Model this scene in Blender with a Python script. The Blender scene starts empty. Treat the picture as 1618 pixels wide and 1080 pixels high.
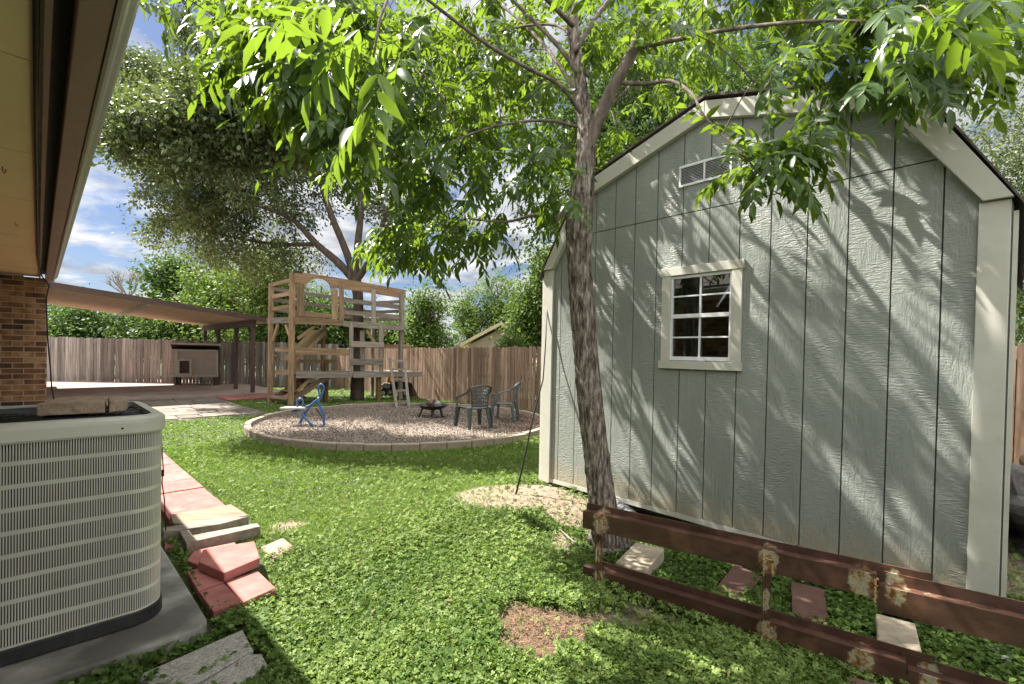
import bpy, math, random
import numpy as np
from mathutils import Vector, Matrix, Euler
R_ = math.radians
random.seed(7)
rng = np.random.default_rng(11)
scene = bpy.context.scene
col = scene.collection

# ------------------------------------------------------------------ camera
CAM_H = 1.5; FPX = 750.0; PITCH = -0.0135; ROLL = 0.02; CX, CY = 809.0, 570.0
cd = bpy.data.cameras.new("camera"); cam = bpy.data.objects.new("camera", cd); col.objects.link(cam)
cd.sensor_width = 36.0; cd.lens = FPX / 1618.0 * 36.0
cd.shift_y = (CY - 540.0) / 1618.0
cd.clip_start = 0.05; cd.clip_end = 2000
RM = Matrix.Rotation(math.pi/2 + PITCH, 3, 'X') @ Matrix.Rotation(ROLL, 3, 'Z')
cam.matrix_world = Matrix.Translation((0, 0, CAM_H)) @ RM.to_4x4()
scene.camera = cam

# ------------------------------------------------------------------ sky, sun, exposure
AZ, EL = R_(27), R_(52)
SUN = Vector((-math.cos(EL)*math.cos(AZ), math.cos(EL)*math.sin(AZ), math.sin(EL)))
sl = bpy.data.lights.new("sun", 'SUN'); sl.energy = 5.0; sl.angle = R_(0.5); sl.color = (1.0, 0.94, 0.85)
so = bpy.data.objects.new("sun", sl); col.objects.link(so)
so.rotation_euler = SUN.to_track_quat('Z', 'Y').to_euler(); so.location = SUN*30
scene.view_settings.view_transform = 'Standard'; scene.view_settings.look = 'None'
scene.view_settings.gamma = 1.0; scene.view_settings.exposure = 2.0
world = bpy.data.worlds.new("World"); scene.world = world; world.use_nodes = True
nt = world.node_tree; nt.nodes.clear()
def wn(t, **k):
    n = nt.nodes.new(t)
    for a, b in k.items(): setattr(n, a, b)
    return n
sky = wn('ShaderNodeTexSky'); sky.sky_type = 'NISHITA'; sky.sun_disc = False
sky.sun_elevation = EL; sky.sun_rotation = math.atan2(SUN.x, SUN.y); sky.dust_density = 1.2; sky.ozone_density = 2.0
bg = wn('ShaderNodeBackground'); bg.inputs['Strength'].default_value = 0.15
wo = wn('ShaderNodeOutputWorld'); tc = wn('ShaderNodeTexCoord')
sep = wn('ShaderNodeSeparateXYZ'); nt.links.new(tc.outputs['Generated'], sep.inputs[0])
addz = wn('ShaderNodeMath', operation='ADD'); addz.inputs[1].default_value = 0.18
mxz = wn('ShaderNodeMath', operation='MAXIMUM'); mxz.inputs[1].default_value = 0.1
nt.links.new(sep.outputs[2], addz.inputs[0]); nt.links.new(addz.outputs[0], mxz.inputs[0])
comb = wn('ShaderNodeCombineXYZ')
for i in (0, 1):
    d = wn('ShaderNodeMath', operation='DIVIDE'); nt.links.new(sep.outputs[i], d.inputs[0]); nt.links.new(mxz.outputs[0], d.inputs[1])
    nt.links.new(d.outputs[0], comb.inputs[i])
ns = wn('ShaderNodeTexNoise'); ns.inputs['Scale'].default_value = 1.5; ns.inputs['Detail'].default_value = 9
ns.inputs['Roughness'].default_value = 0.62; ns.inputs['Distortion'].default_value = 0.35
nt.links.new(comb.outputs[0], ns.inputs['Vector'])
cr = wn('ShaderNodeValToRGB'); cr.color_ramp.elements[0].position = 0.42; cr.color_ramp.elements[1].position = 0.52
nt.links.new(ns.outputs['Fac'], cr.inputs[0])
ns2 = wn('ShaderNodeTexNoise'); ns2.inputs['Scale'].default_value = 3.5; ns2.inputs['Detail'].default_value = 6
nt.links.new(comb.outputs[0], ns2.inputs['Vector'])
cc = wn('ShaderNodeValToRGB'); cc.color_ramp.elements[0].position = 0.35; cc.color_ramp.elements[1].position = 0.62
cc.color_ramp.elements[0].color = (.62, .67, .78, 1); cc.color_ramp.elements[1].color = (1.7, 1.72, 1.76, 1)
nt.links.new(ns2.outputs['Fac'], cc.inputs[0])
mx = wn('ShaderNodeMixRGB'); nt.links.new(cr.outputs[0], mx.inputs[0]); nt.links.new(sky.outputs[0], mx.inputs[1]); nt.links.new(cc.outputs[0], mx.inputs[2])
# sky dimmed ahead; bright cloud overhead and behind the camera is added fill light
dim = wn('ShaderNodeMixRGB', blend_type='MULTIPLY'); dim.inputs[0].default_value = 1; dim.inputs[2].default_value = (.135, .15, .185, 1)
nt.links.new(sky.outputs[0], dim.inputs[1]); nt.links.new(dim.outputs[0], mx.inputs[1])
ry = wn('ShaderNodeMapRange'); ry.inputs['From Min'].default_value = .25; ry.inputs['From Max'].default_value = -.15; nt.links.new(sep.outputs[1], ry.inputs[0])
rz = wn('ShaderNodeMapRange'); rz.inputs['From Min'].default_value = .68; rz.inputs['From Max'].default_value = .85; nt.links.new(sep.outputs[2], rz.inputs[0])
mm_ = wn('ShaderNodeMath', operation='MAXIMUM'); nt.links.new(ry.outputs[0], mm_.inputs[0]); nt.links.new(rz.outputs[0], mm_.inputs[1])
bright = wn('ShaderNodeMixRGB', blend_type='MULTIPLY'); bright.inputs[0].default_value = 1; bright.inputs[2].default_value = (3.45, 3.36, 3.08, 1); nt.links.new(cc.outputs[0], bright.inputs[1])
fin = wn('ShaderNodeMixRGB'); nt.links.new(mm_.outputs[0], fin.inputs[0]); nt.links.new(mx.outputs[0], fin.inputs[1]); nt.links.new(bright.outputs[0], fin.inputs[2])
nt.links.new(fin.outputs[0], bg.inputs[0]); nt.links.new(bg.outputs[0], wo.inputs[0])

# ------------------------------------------------------------------ survey helpers: a pixel seen from the camera station -> real point
def ray(px, py): return RM @ Vector(((px-CX)/FPX, -(py-CY)/FPX, -1.0))
O = Vector((0, 0, CAM_H))
def G(px, py, z=0.0):
    d = ray(px, py); return O + d*((z-CAM_H)/d.z)
def D(px, py, Y):
    d = ray(px, py); return O + d*(Y/d.y)
def PLN(px, py, p0, n):
    d = ray(px, py); return O + d*((Vector(p0)-O).dot(n)/d.dot(n))
S7 = math.sqrt(.5)
def H(u, v, z=0.0): return Vector((-S7*u+S7*v, S7*u+S7*v, z))      # house axes: u along the wall, v outward

# ------------------------------------------------------------------ materials
def newmat(name):
    m = bpy.data.materials.new(name); m.use_nodes = True
    n = m.node_tree; p = n.nodes['Principled BSDF']; return m, n, p
def N(n, t, **k):
    x = n.nodes.new(t)
    for a, b in k.items(): setattr(x, a, b)
    return x
def ramp(n, stops):
    r = N(n, 'ShaderNodeValToRGB'); e = r.color_ramp.elements
    while len(e) < len(stops): e.new(0.5)
    for i, (p, c) in enumerate(stops): e[i].position = p; e[i].color = (c[0], c[1], c[2], 1)
    return r
def mat(name, stops, scale=(6, 6, 6), rough=.8, bump=.3, bdist=.01, detail=8, coord='gc', tone=0.0, spec=.3, metal=0, bscale=None, sheen=0, mottling=None):
    """procedural surface: noise through a colour ramp, bump, per-board tone"""
    m, n, p = newmat(name)
    if coord == 'gc':
        at = N(n, 'ShaderNodeAttribute', attribute_name='gc'); src = at.outputs['Vector']
    else:
        t = N(n, 'ShaderNodeTexCoord'); src = t.outputs['Object']
    mp = N(n, 'ShaderNodeMapping'); mp.inputs['Scale'].default_value = scale; n.links.new(src, mp.inputs[0])
    no = N(n, 'ShaderNodeTexNoise'); no.inputs['Scale'].default_value = 1; no.inputs['Detail'].default_value = detail; no.inputs['Roughness'].default_value = .62
    n.links.new(mp.outputs[0], no.inputs['Vector'])
    r = ramp(n, stops); n.links.new(no.outputs['Fac'], r.inputs[0]); c = r.outputs[0]
    if mottling:
        n3 = N(n, 'ShaderNodeTexNoise'); n3.inputs['Scale'].default_value = mottling[0]; n3.inputs['Detail'].default_value = 5
        n.links.new(src, n3.inputs['Vector'])
        r3 = ramp(n, [(mottling[1], (0, 0, 0)), (mottling[2], (1, 1, 1))]); n.links.new(n3.outputs['Fac'], r3.inputs[0])
        mm = N(n, 'ShaderNodeMixRGB'); n.links.new(r3.outputs[0], mm.inputs[0]); n.links.new(c, mm.inputs[1]); mm.inputs[2].default_value = (*mottling[3], 1); c = mm.outputs[0]
    if tone:
        a2 = N(n, 'ShaderNodeAttribute', attribute_name='tone'); mr = N(n, 'ShaderNodeMapRange')
        mr.inputs['To Min'].default_value = 1-tone; mr.inputs['To Max'].default_value = 1+tone; n.links.new(a2.outputs['Fac'], mr.inputs[0])
        hs = N(n, 'ShaderNodeHueSaturation'); n.links.new(c, hs.inputs['Color']); n.links.new(mr.outputs[0], hs.inputs['Value']); c = hs.outputs[0]
    n.links.new(c, p.inputs['Base Color'])
    p.inputs['Roughness'].default_value = rough; p.inputs['Specular IOR Level'].default_value = spec; p.inputs['Metallic'].default_value = metal
    if bump:
        b = N(n, 'ShaderNodeBump'); b.inputs['Strength'].default_value = bump; b.inputs['Distance'].default_value = bdist
        if bscale:
            mp2 = N(n, 'ShaderNodeMapping'); mp2.inputs['Scale'].default_value = bscale; n.links.new(src, mp2.inputs[0])
            n2 = N(n, 'ShaderNodeTexNoise'); n2.inputs['Scale'].default_value = 1; n2.inputs['Detail'].default_value = 6; n.links.new(mp2.outputs[0], n2.inputs['Vector'])
            n.links.new(n2.outputs['Fac'], b.inputs['Height'])
        else: n.links.new(no.outputs['Fac'], b.inputs['Height'])
        n.links.new(b.outputs[0], p.inputs['Normal'])
    return m
def leafmat(name, dark, light, trans, tfac=.35, rough=.45, spec=.4, nscale=1.2):
    m, n, p = newmat(name)
    at = N(n, 'ShaderNodeAttribute', attribute_name='tone')
    r = ramp(n, [(0, dark), (1, light)]); n.links.new(at.outputs['Fac'], r.inputs[0])
    n.links.new(r.outputs[0], p.inputs['Base Color']); p.inputs['Roughness'].default_value = rough; p.inputs['Specular IOR Level'].default_value = spec
    tr = N(n, 'ShaderNodeBsdfTranslucent')
    r2 = ramp(n, [(0, tuple(x*.75 for x in trans)), (1, trans)]); n.links.new(at.outputs['Fac'], r2.inputs[0]); n.links.new(r2.outputs[0], tr.inputs[0])
    ms = N(n, 'ShaderNodeMixShader'); ms.inputs[0].default_value = tfac
    n.links.new(p.outputs[0], ms.inputs[1]); n.links.new(tr.outputs[0], ms.inputs[2])
    n.links.new(ms.outputs[0], n.nodes['Material Output'].inputs[0]); return m

M = {}
M['cedar'] = mat('cedar wood', [(.25, (.115, .07, .04)), (.5, (.26, .17, .10)), (.75, (.38, .27, .17))], (2, 22, 22), .85, .35, .006, tone=.3)
M['cedar_grey'] = mat('weathered cedar', [(.25, (.11, .095, .08)), (.5, (.235, .20, .165)), (.75, (.34, .295, .245))], (2, 22, 22), .9, .35, .006, tone=.25)
M['fence'] = mat('fence picket wood', [(.2, (.075, .045, .03)), (.5, (.215, .145, .10)), (.8, (.37, .275, .205))], (1.2, 16, 16), .9, .4, .008, tone=.35, mottling=(1.2, .55, .75, (.16, .09, .055)))
M['fence_grey'] = mat('grey fence picket wood', [(.2, (.12, .10, .09)), (.5, (.27, .235, .215)), (.8, (.40, .36, .34))], (1.2, 16, 16), .9, .4, .008, tone=.48)
M['brown_paint'] = mat('brown painted timber', [(.3, (.06, .038, .03)), (.7, (.10, .062, .05))], (2, 14, 14), .6, .15, .003)
M['siding'] = mat('grey green painted siding', [(.25, (.205, .224, .208)), (.6, (.248, .268, .248)), (.85, (.29, .308, .286))], (1.1, 5, 5), .46, .9, .010, spec=.45, bscale=(11, 42, 42))
m = M['siding']; n = m.node_tree; p = n.nodes['Principled BSDF']; p.inputs['Roughness'].default_value = .40
ga = N(n, 'ShaderNodeAttribute', attribute_name='gc')
def nz3(sc, det, dist, rgh=.55):
    mp = N(n, 'ShaderNodeMapping'); mp.inputs['Scale'].default_value = sc; n.links.new(ga.outputs['Vector'], mp.inputs[0])
    x = N(n, 'ShaderNodeTexNoise'); x.inputs['Scale'].default_value = 1; x.inputs['Detail'].default_value = det; x.inputs['Roughness'].default_value = rgh; x.inputs['Distortion'].default_value = dist
    n.links.new(mp.outputs[0], x.inputs['Vector']); return x
g1 = nz3((9, 55, 9), 4, .9); g2 = nz3((95, 22, 9), 3, .5); g3 = nz3((1.6, 3.2, 3), 2, .3); g4 = nz3((130, 130, 30), 2, 0)
rm = ramp(n, [(.44, (0, 0, 0)), (.58, (1, 1, 1))]); n.links.new(g3.outputs['Fac'], rm.inputs[0])
gm_ = N(n, 'ShaderNodeMixRGB'); n.links.new(rm.outputs[0], gm_.inputs[0]); n.links.new(g1.outputs['Fac'], gm_.inputs[1]); n.links.new(g2.outputs['Fac'], gm_.inputs[2])
ad = N(n, 'ShaderNodeMixRGB'); ad.inputs[0].default_value = .18; n.links.new(gm_.outputs[0], ad.inputs[1]); n.links.new(g4.outputs['Fac'], ad.inputs[2])
bp_ = N(n, 'ShaderNodeBump'); bp_.inputs['Strength'].default_value = 1.0; bp_.inputs['Distance'].default_value = .0085; n.links.new(ad.outputs[0], bp_.inputs['Height']); n.links.new(bp_.outputs[0], p.inputs['Normal'])
to = N(n, 'ShaderNodeTexCoord'); sz = N(n, 'ShaderNodeSeparateXYZ'); n.links.new(to.outputs['Object'], sz.inputs[0])
mz = N(n, 'ShaderNodeMapRange'); mz.inputs['From Min'].default_value = .50; mz.inputs['From Max'].default_value = .18; n.links.new(sz.outputs[2], mz.inputs[0])
dn = N(n, 'ShaderNodeTexNoise'); dn.inputs['Scale'].default_value = 9; dn.inputs['Detail'].default_value = 8; n.links.new(to.outputs['Object'], dn.inputs['Vector'])
mu = N(n, 'ShaderNodeMath', operation='MULTIPLY'); n.links.new(mz.outputs[0], mu.inputs[0]); n.links.new(dn.outputs['Fac'], mu.inputs[1])
rd = ramp(n, [(.12, (0, 0, 0)), (.5, (.85, .85, .85))]); n.links.new(mu.outputs[0], rd.inputs[0])
oc0 = p.inputs['Base Color'].links[0].from_socket; dm = N(n, 'ShaderNodeMixRGB'); n.links.new(rd.outputs[0], dm.inputs[0]); n.links.new(oc0, dm.inputs[1]); dm.inputs[2].default_value = (.34, .29, .21, 1); n.links.new(dm.outputs[0], p.inputs['Base Color'])
M['groove'] = mat('groove paint', [(.3, (.07, .085, .075)), (.7, (.10, .115, .10))], rough=.8, bump=0)
M['cream'] = mat('cream painted trim', [(.25, (.42, .412, .36)), (.7, (.50, .492, .44))], (1.2, 7, 7), .6, .2, .003, mottling=(6, .62, .8, (.40, .37, .29)))
M['white_frame'] = mat('white vinyl frame', [(.3, (.66, .68, .70)), (.7, (.76, .78, .80))], rough=.35, bump=.05, bdist=.001)
M['roof'] = mat('asphalt shingle', [(.3, (.07, .055, .05)), (.7, (.15, .125, .115))], (40, 40, 40), .95, .5, .005, coord='obj')
M['soffit'] = mat('tan painted soffit', [(.3, (.78, .645, .43)), (.7, (.85, .71, .49))], (1, 1, 1), .7, .08, .003, coord='obj', mottling=(1.5, .55, .8, (.68, .54, .35)))
M['tan_under'] = mat('tan corrugated underside', [(.3, (.70, .51, .36)), (.7, (.80, .60, .43))], (3, 3, 3), .55, .1, .003, coord='obj')
M['fascia'] = mat('brown fascia metal', [(.3, (.25, .18, .158)), (.7, (.29, .21, .185))], (4, 4, 4), .5, .05, .002, coord='obj')
M['gutter'] = mat('grey gutter metal', [(.3, (.36, .345, .33)), (.7, (.46, .44, .42))], (1, 1, 1), .3, .03, .002, coord='obj', spec=.6)
M['darkmetal'] = mat('dark metal', [(.3, (.012, .012, .013)), (.7, (.03, .03, .032))], (12, 12, 12), .5, .2, .003, coord='obj')
M['black'] = mat('black plastic', [(.3, (.012, .012, .012)), (.7, (.022, .022, .022))], rough=.5, bump=0)
M['ac_paint'] = mat('beige enamel', [(.3, (.40, .395, .345)), (.7, (.47, .46, .405))], (3, 3, 3), .38, .04, .002, coord='obj', spec=.5, mottling=(9, .68, .8, (.36, .33, .25)))
M['ac_coil'] = mat('condenser coil', [(.3, (.02, .022, .022)), (.6, (.08, .075, .07)), (.8, (.20, .11, .08))], (60, 60, 3), .5, .3, .003, coord='obj', metal=.3)
M['concrete'] = mat('concrete', [(.25, (.15, .145, .135)), (.5, (.26, .25, .235)), (.75, (.37, .355, .335))], (6, 6, 6), .9, .5, .004, coord='obj', bscale=(60, 60, 60), mottling=(2.2, .48, .66, (.10, .095, .088)))
M['exposed'] = mat('exposed aggregate', [(.3, (.12, .115, .105)), (.5, (.27, .255, .235)), (.7, (.42, .40, .37))], (90, 90, 90), .9, .6, .004, coord='obj')
M['slab'] = mat('patio slab', [(.25, (.20, .15, .13)), (.5, (.29, .225, .195)), (.75, (.36, .29, .25))], (1.5, 1.5, 1.5), .9, .3, .004, coord='obj', bscale=(50, 50, 50))
M['flag'] = mat('flagstone paver', [(.25, (.095, .08, .068)), (.5, (.15, .13, .108)), (.75, (.22, .19, .16))], (6, 6, 6), .9, .5, .005, coord='obj', tone=.18)
M['red_paver'] = mat('red concrete paver', [(.25, (.25, .080, .072)), (.5, (.325, .115, .104)), (.8, (.40, .175, .155))], (7, 7, 7), .88, .5, .004, bscale=(70, 70, 70), tone=.16, mottling=(5, .58, .8, (.34, .20, .17)))
M['pink_stone'] = mat('pale pink stone', [(.25, (.22, .145, .12)), (.75, (.32, .23, .195))], (9, 9, 9), .9, .6, .004)
M['limestone'] = mat('limestone', [(.25, (.22, .18, .135)), (.5, (.34, .285, .22)), (.8, (.45, .40, .33))], (9, 9, 9), .9, .7, .006, bscale=(30, 30, 30))
M['sand_board'] = mat('sandy old board', [(.25, (.12, .095, .068)), (.5, (.19, .157, .113)), (.8, (.27, .23, .175))], (3, 18, 18), .9, .5, .004)
M['cap_stone'] = mat('rough capping stone', [(.25, (.17, .12, .085)), (.5, (.30, .22, .16)), (.8, (.42, .34, .26))], (14, 14, 14), .95, .9, .012, bscale=(38, 38, 38))
M['edging'] = mat('edging block', [(.25, (.19, .15, .115)), (.5, (.285, .235, .185)), (.8, (.38, .32, .26))], (10, 10, 10), .92, .6, .006, tone=.12)
M['rust'] = mat('rusty brown primer steel', [(.22, (.036, .017, .013)), (.5, (.070, .034, .025)), (.8, (.115, .060, .045))], (7, 7, 14), .42, .6, .003, coord='obj', spec=.5, mottling=(7, .56, .72, (.145, .072, .045)))
M['weld'] = mat('burnt weld metal', [(.34, (.25, .085, .02)), (.5, (.42, .26, .12)), (.7, (.16, .07, .04))], (26, 26, 26), .6, .9, .006, coord='obj')
m = M['rust']; n = m.node_tree; p = n.nodes['Principled BSDF']; t = N(n, 'ShaderNodeTexCoord'); wa = N(n, 'ShaderNodeAttribute', attribute_name='weld')
wn1 = N(n, 'ShaderNodeTexNoise'); wn1.inputs['Scale'].default_value = 26; wn1.inputs['Detail'].default_value = 8; wn1.inputs['Roughness'].default_value = .7; n.links.new(t.outputs['Object'], wn1.inputs['Vector'])
wm = N(n, 'ShaderNodeMath', operation='ADD'); n.links.new(wn1.outputs['Fac'], wm.inputs[0]); n.links.new(wa.outputs['Fac'], wm.inputs[1])
wr = ramp(n, [(.86, (0, 0, 0)), (1.08, (1, 1, 1))]); n.links.new(wm.outputs[0], wr.inputs[0])
wn2 = N(n, 'ShaderNodeTexNoise'); wn2.inputs['Scale'].default_value = 34; wn2.inputs['Detail'].default_value = 7; n.links.new(t.outputs['Object'], wn2.inputs['Vector'])
wc = ramp(n, [(.36, (.14, .055, .018)), (.46, (.28, .17, .08)), (.54, (.36, .33, .235)), (.66, (.27, .25, .18)), (.74, (.20, .09, .035))]); n.links.new(wn2.outputs['Fac'], wc.inputs[0])
oc_ = p.inputs['Base Color'].links[0].from_socket
wx = N(n, 'ShaderNodeMixRGB'); n.links.new(wr.outputs[0], wx.inputs[0]); n.links.new(oc_, wx.inputs[1]); n.links.new(wc.outputs[0], wx.inputs[2]); n.links.new(wx.outputs[0], p.inputs['Base Color'])
M['rustplate'] = mat('brown plate', [(.25, (.08, .04, .033)), (.75, (.16, .09, .075))], (9, 9, 9), .6, .3, .003)
M['bark'] = mat('pecan bark', [(.36, (.032, .023, .018)), (.5, (.165, .132, .112)), (.66, (.42, .37, .33))], (42, 42, 9), .95, 1.0, .035, coord='obj', detail=12)
M['bark_up'] = mat('smooth upper bark', [(.3, (.05, .038, .03)), (.5, (.125, .10, .082)), (.7, (.22, .18, .155))], (16, 16, 4), .95, .9, .012, coord='obj', detail=10)
M['bark_dark'] = mat('live oak bark', [(.3, (.035, .026, .02)), (.7, (.12, .09, .07))], (14, 14, 3), .95, 1.0, .03, coord='obj')
M['dead_wood'] = mat('bare dead branches', [(.3, (.17, .14, .12)), (.7, (.27, .23, .2))], (5, 5, 5), .9, 0, coord='obj')
M['chair'] = mat('charcoal green resin', [(.3, (.022, .028, .03)), (.7, (.04, .048, .05))], (9, 9, 9), .38, .1, .002, coord='obj', spec=.5)
M['chair_grey'] = mat('faded grey resin', [(.3, (.065, .08, .092)), (.7, (.10, .12, .135))], (9, 9, 9), .4, .1, .002, coord='obj', spec=.5)
M['blue'] = mat('blue painted steel', [(.3, (.025, .085, .24)), (.7, (.045, .13, .32))], (9, 9, 9), .35, .1, .002, coord='obj', spec=.5)
M['seat_grey'] = mat('grey plank seat', [(.3, (.30, .29, .28)), (.7, (.42, .41, .40))], (2, 20, 20), .8, .2, .003)
M['log'] = mat('charred firewood', [(.3, (.035, .022, .018)), (.6, (.17, .11, .085)), (.8, (.30, .22, .17))], (10, 10, 10), .95, .8, .01, coord='obj')
M['ash'] = mat('ashy log', [(.3, (.13, .13, .135)), (.7, (.36, .36, .37))], (12, 12, 12), .95, .8, .01, coord='obj')
M['orange'] = mat('orange plastic', [(.3, (.55, .22, .03)), (.7, (.65, .28, .04))], rough=.4, bump=0)
M['silver'] = mat('silver plastic', [(.3, (.28, .29, .31)), (.7, (.4, .41, .43))], rough=.35, bump=0)
M['yellow_wood'] = mat('yellow stained ply', [(.25, (.12, .08, .035)), (.75, (.24, .17, .075))], (2, 18, 18), .8, .3, .004, tone=.25)
M['taupe'] = mat('taupe painted ply', [(.3, (.40, .33, .285)), (.7, (.46, .385, .335))], (4, 4, 4), .75, .1, .003)
M['tarp'] = mat('crumpled dark tarp', [(.3, (.06, .055, .055)), (.7, (.16, .145, .14))], (5, 5, 5), .6, 1.0, .06, coord='obj')
M['rubber'] = M['black']
M['pipe'] = mat('grey corrugated pipe', [(.3, (.09, .09, .10)), (.7, (.16, .16, .175))], rough=.5, bump=0)
M['bignoise'] = mat('beige stucco', [(.3, (.46, .40, .31)), (.7, (.54, .47, .37))], (3, 3, 3), .9, .1, .004, coord='obj')
M['pecan_leaf'] = leafmat('pecan leaf', (.010, .028, .007), (.040, .088, .016), (.30, .47, .035), .30, .38, .35)
M['oak_leaf'] = leafmat('live oak leaf', (.020, .036, .014), (.145, .180, .085), (.16, .22, .045), .28, .55, .25)
M['bright_leaf'] = leafmat('bright shrub leaf', (.028, .062, .014), (.12, .18, .04), (.17, .28, .04), .30, .6, .18)
M['mid_leaf'] = leafmat('woodland leaf', (.018, .045, .012), (.075, .13, .032), (.12, .21, .03), .28, .6, .18)
M['clover'] = leafmat('clover leaf', (.038, .085, .016), (.215, .285, .085), (.23, .36, .05), .30, .6, .15)
M['grass'] = leafmat('grass blade', (.075, .135, .018), (.235, .315, .06), (.22, .38, .04), .32, .5, .3)
M['straw'] = leafmat('dry straw', (.085, .05, .03), (.27, .19, .12), (.3, .2, .1), .15, .8, .2)
M['chip'] = leafmat('gravel chip', (.08, .062, .05), (.37, .305, .255), (.1, .1, .1), 0.0, .9, .2)
M['deadleaf'] = leafmat('fallen leaf', (.09, .045, .03), (.27, .15, .10), (.2, .1, .05), .1, .8, .2)
# glass
m, n, p = newmat('window glass'); n.nodes.remove(p)
gl = N(n, 'ShaderNodeBsdfGlossy'); gl.inputs['Roughness'].default_value = .015; gl.inputs[0].default_value = (.9, .95, .95, 1)
tp = N(n, 'ShaderNodeBsdfTransparent'); tp.inputs[0].default_value = (.55, .58, .57, 1)
fr = N(n, 'ShaderNodeFresnel'); fr.inputs[0].default_value = 2.1
ms = N(n, 'ShaderNodeMixShader'); n.links.new(fr.outputs[0], ms.inputs[0]); n.links.new(tp.outputs[0], ms.inputs[1]); n.links.new(gl.outputs[0], ms.inputs[2])
n.links.new(ms.outputs[0], n.nodes['Material Output'].inputs[0]); M['glass'] = m
# brick
m, n, p = newmat('variegated brick')
t = N(n, 'ShaderNodeAttribute', attribute_name='gc')
bt = N(n, 'ShaderNodeTexBrick'); bt.inputs['Scale'].default_value = 1; bt.inputs['Brick Width'].default_value = .235; bt.inputs['Row Height'].default_value = .082
bt.inputs['Mortar Size'].default_value = .007; bt.inputs['Mortar Smooth'].default_value = .1; bt.inputs['Bias'].default_value = .0
bt.inputs['Color1'].default_value = (0, 0, 0, 1); bt.inputs['Color2'].default_value = (1, 1, 1, 1); bt.inputs['Mortar'].default_value = (.5, .5, .5, 1)
n.links.new(t.outputs['Vector'], bt.inputs['Vector'])
r = ramp(n, [(.0, (.045, .032, .026)), (.3, (.14, .068, .038)), (.6, (.30, .165, .085)), (1, (.37, .225, .125))]); n.links.new(bt.outputs['Color'], r.inputs[0])
no = N(n, 'ShaderNodeTexNoise'); no.inputs['Scale'].default_value = 9; no.inputs['Detail'].default_value = 6; n.links.new(t.outputs['Vector'], no.inputs['Vector'])
r2 = ramp(n, [(.35, (.35, .3, .28)), (.6, (1, 1, 1))]); n.links.new(no.outputs['Fac'], r2.inputs[0])
mm = N(n, 'ShaderNodeMixRGB', blend_type='MULTIPLY'); mm.inputs[0].default_value = .8; n.links.new(r.outputs[0], mm.inputs[1]); n.links.new(r2.outputs[0], mm.inputs[2])
m2 = N(n, 'ShaderNodeMixRGB'); n.links.new(bt.outputs['Fac'], m2.inputs[0]); n.links.new(mm.outputs[0], m2.inputs[1]); m2.inputs[2].default_value = (.36, .27, .19, 1)
n.links.new(m2.outputs[0], p.inputs['Base Color']); p.inputs['Roughness'].default_value = .9
b = N(n, 'ShaderNodeBump', invert=True); b.inputs['Strength'].default_value = .8; b.inputs['Distance'].default_value = .008; n.links.new(bt.outputs['Fac'], b.inputs['Height']); n.links.new(b.outputs[0], p.inputs['Normal'])
M['brick'] = m
# ground: soil under turf, sandy where bare
m, n, p = newmat('soil and turf')
t = N(n, 'ShaderNodeTexCoord')
def noise(sc, det=8, rgh=.6):
    x = N(n, 'ShaderNodeTexNoise'); x.inputs['Scale'].default_value = sc; x.inputs['Detail'].default_value = det; x.inputs['Roughness'].default_value = rgh
    n.links.new(t.outputs['Object'], x.inputs['Vector']); return x
a = noise(5); ra = ramp(n, [(.3, (.022, .032, .012)), (.5, (.045, .065, .022)), (.7, (.085, .085, .04))]); n.links.new(a.outputs['Fac'], ra.inputs[0])
b_ = noise(16, 10, .75); rb = ramp(n, [(.3, (.085, .06, .04)), (.47, (.20, .152, .108)), (.68, (.34, .28, .215))]); n.links.new(b_.outputs['Fac'], rb.inputs[0])
c_ = noise(40, 6, .7); rc = ramp(n, [(.35, (.05, .028, .018)), (.5, (.13, .075, .05)), (.66, (.26, .16, .11))]); n.links.new(c_.outputs['Fac'], rc.inputs[0])
at = N(n, 'ShaderNodeAttribute', attribute_name='soil'); e_ = noise(7, 8, .7)
mr = N(n, 'ShaderNodeMath', operation='MULTIPLY_ADD'); mr.inputs[1].default_value = 1.0; 
n.links.new(e_.outputs['Fac'], mr.inputs[0]); n.links.new(at.outputs['Fac'], mr.inputs[2])
rs = ramp(n, [(.80, (0, 0, 0)), (1.0, (1, 1, 1))]); n.links.new(mr.outputs[0], rs.inputs[0])
at2 = N(n, 'ShaderNodeAttribute', attribute_name='brownsoil')
x1 = N(n, 'ShaderNodeMixRGB'); n.links.new(rs.outputs[0], x1.inputs[0]); n.links.new(ra.outputs[0], x1.inputs[1]); n.links.new(rb.outputs[0], x1.inputs[2])
x2 = N(n, 'ShaderNodeMixRGB'); n.links.new(at2.outputs['Fac'], x2.inputs[0]); n.links.new(x1.outputs[0], x2.inputs[1]); n.links.new(rc.outputs[0], x2.inputs[2])
n.links.new(x2.outputs[0], p.inputs['Base Color']); p.inputs['Roughness'].default_value = .95
bb = N(n, 'ShaderNodeBump'); bb.inputs['Strength'].default_value = .8; bb.inputs['Distance'].default_value = .03; n.links.new(b_.outputs['Fac'], bb.inputs['Height']); n.links.new(bb.outputs[0], p.inputs['Normal'])
M['ground'] = m
M['gravel'] = mat('pea gravel bed', [(.3, (.10, .08, .065)), (.5, (.22, .18, .15)), (.7, (.36, .30, .26))], (32, 32, 32), .95, 1.0, .02, coord='obj', detail=4)

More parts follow.
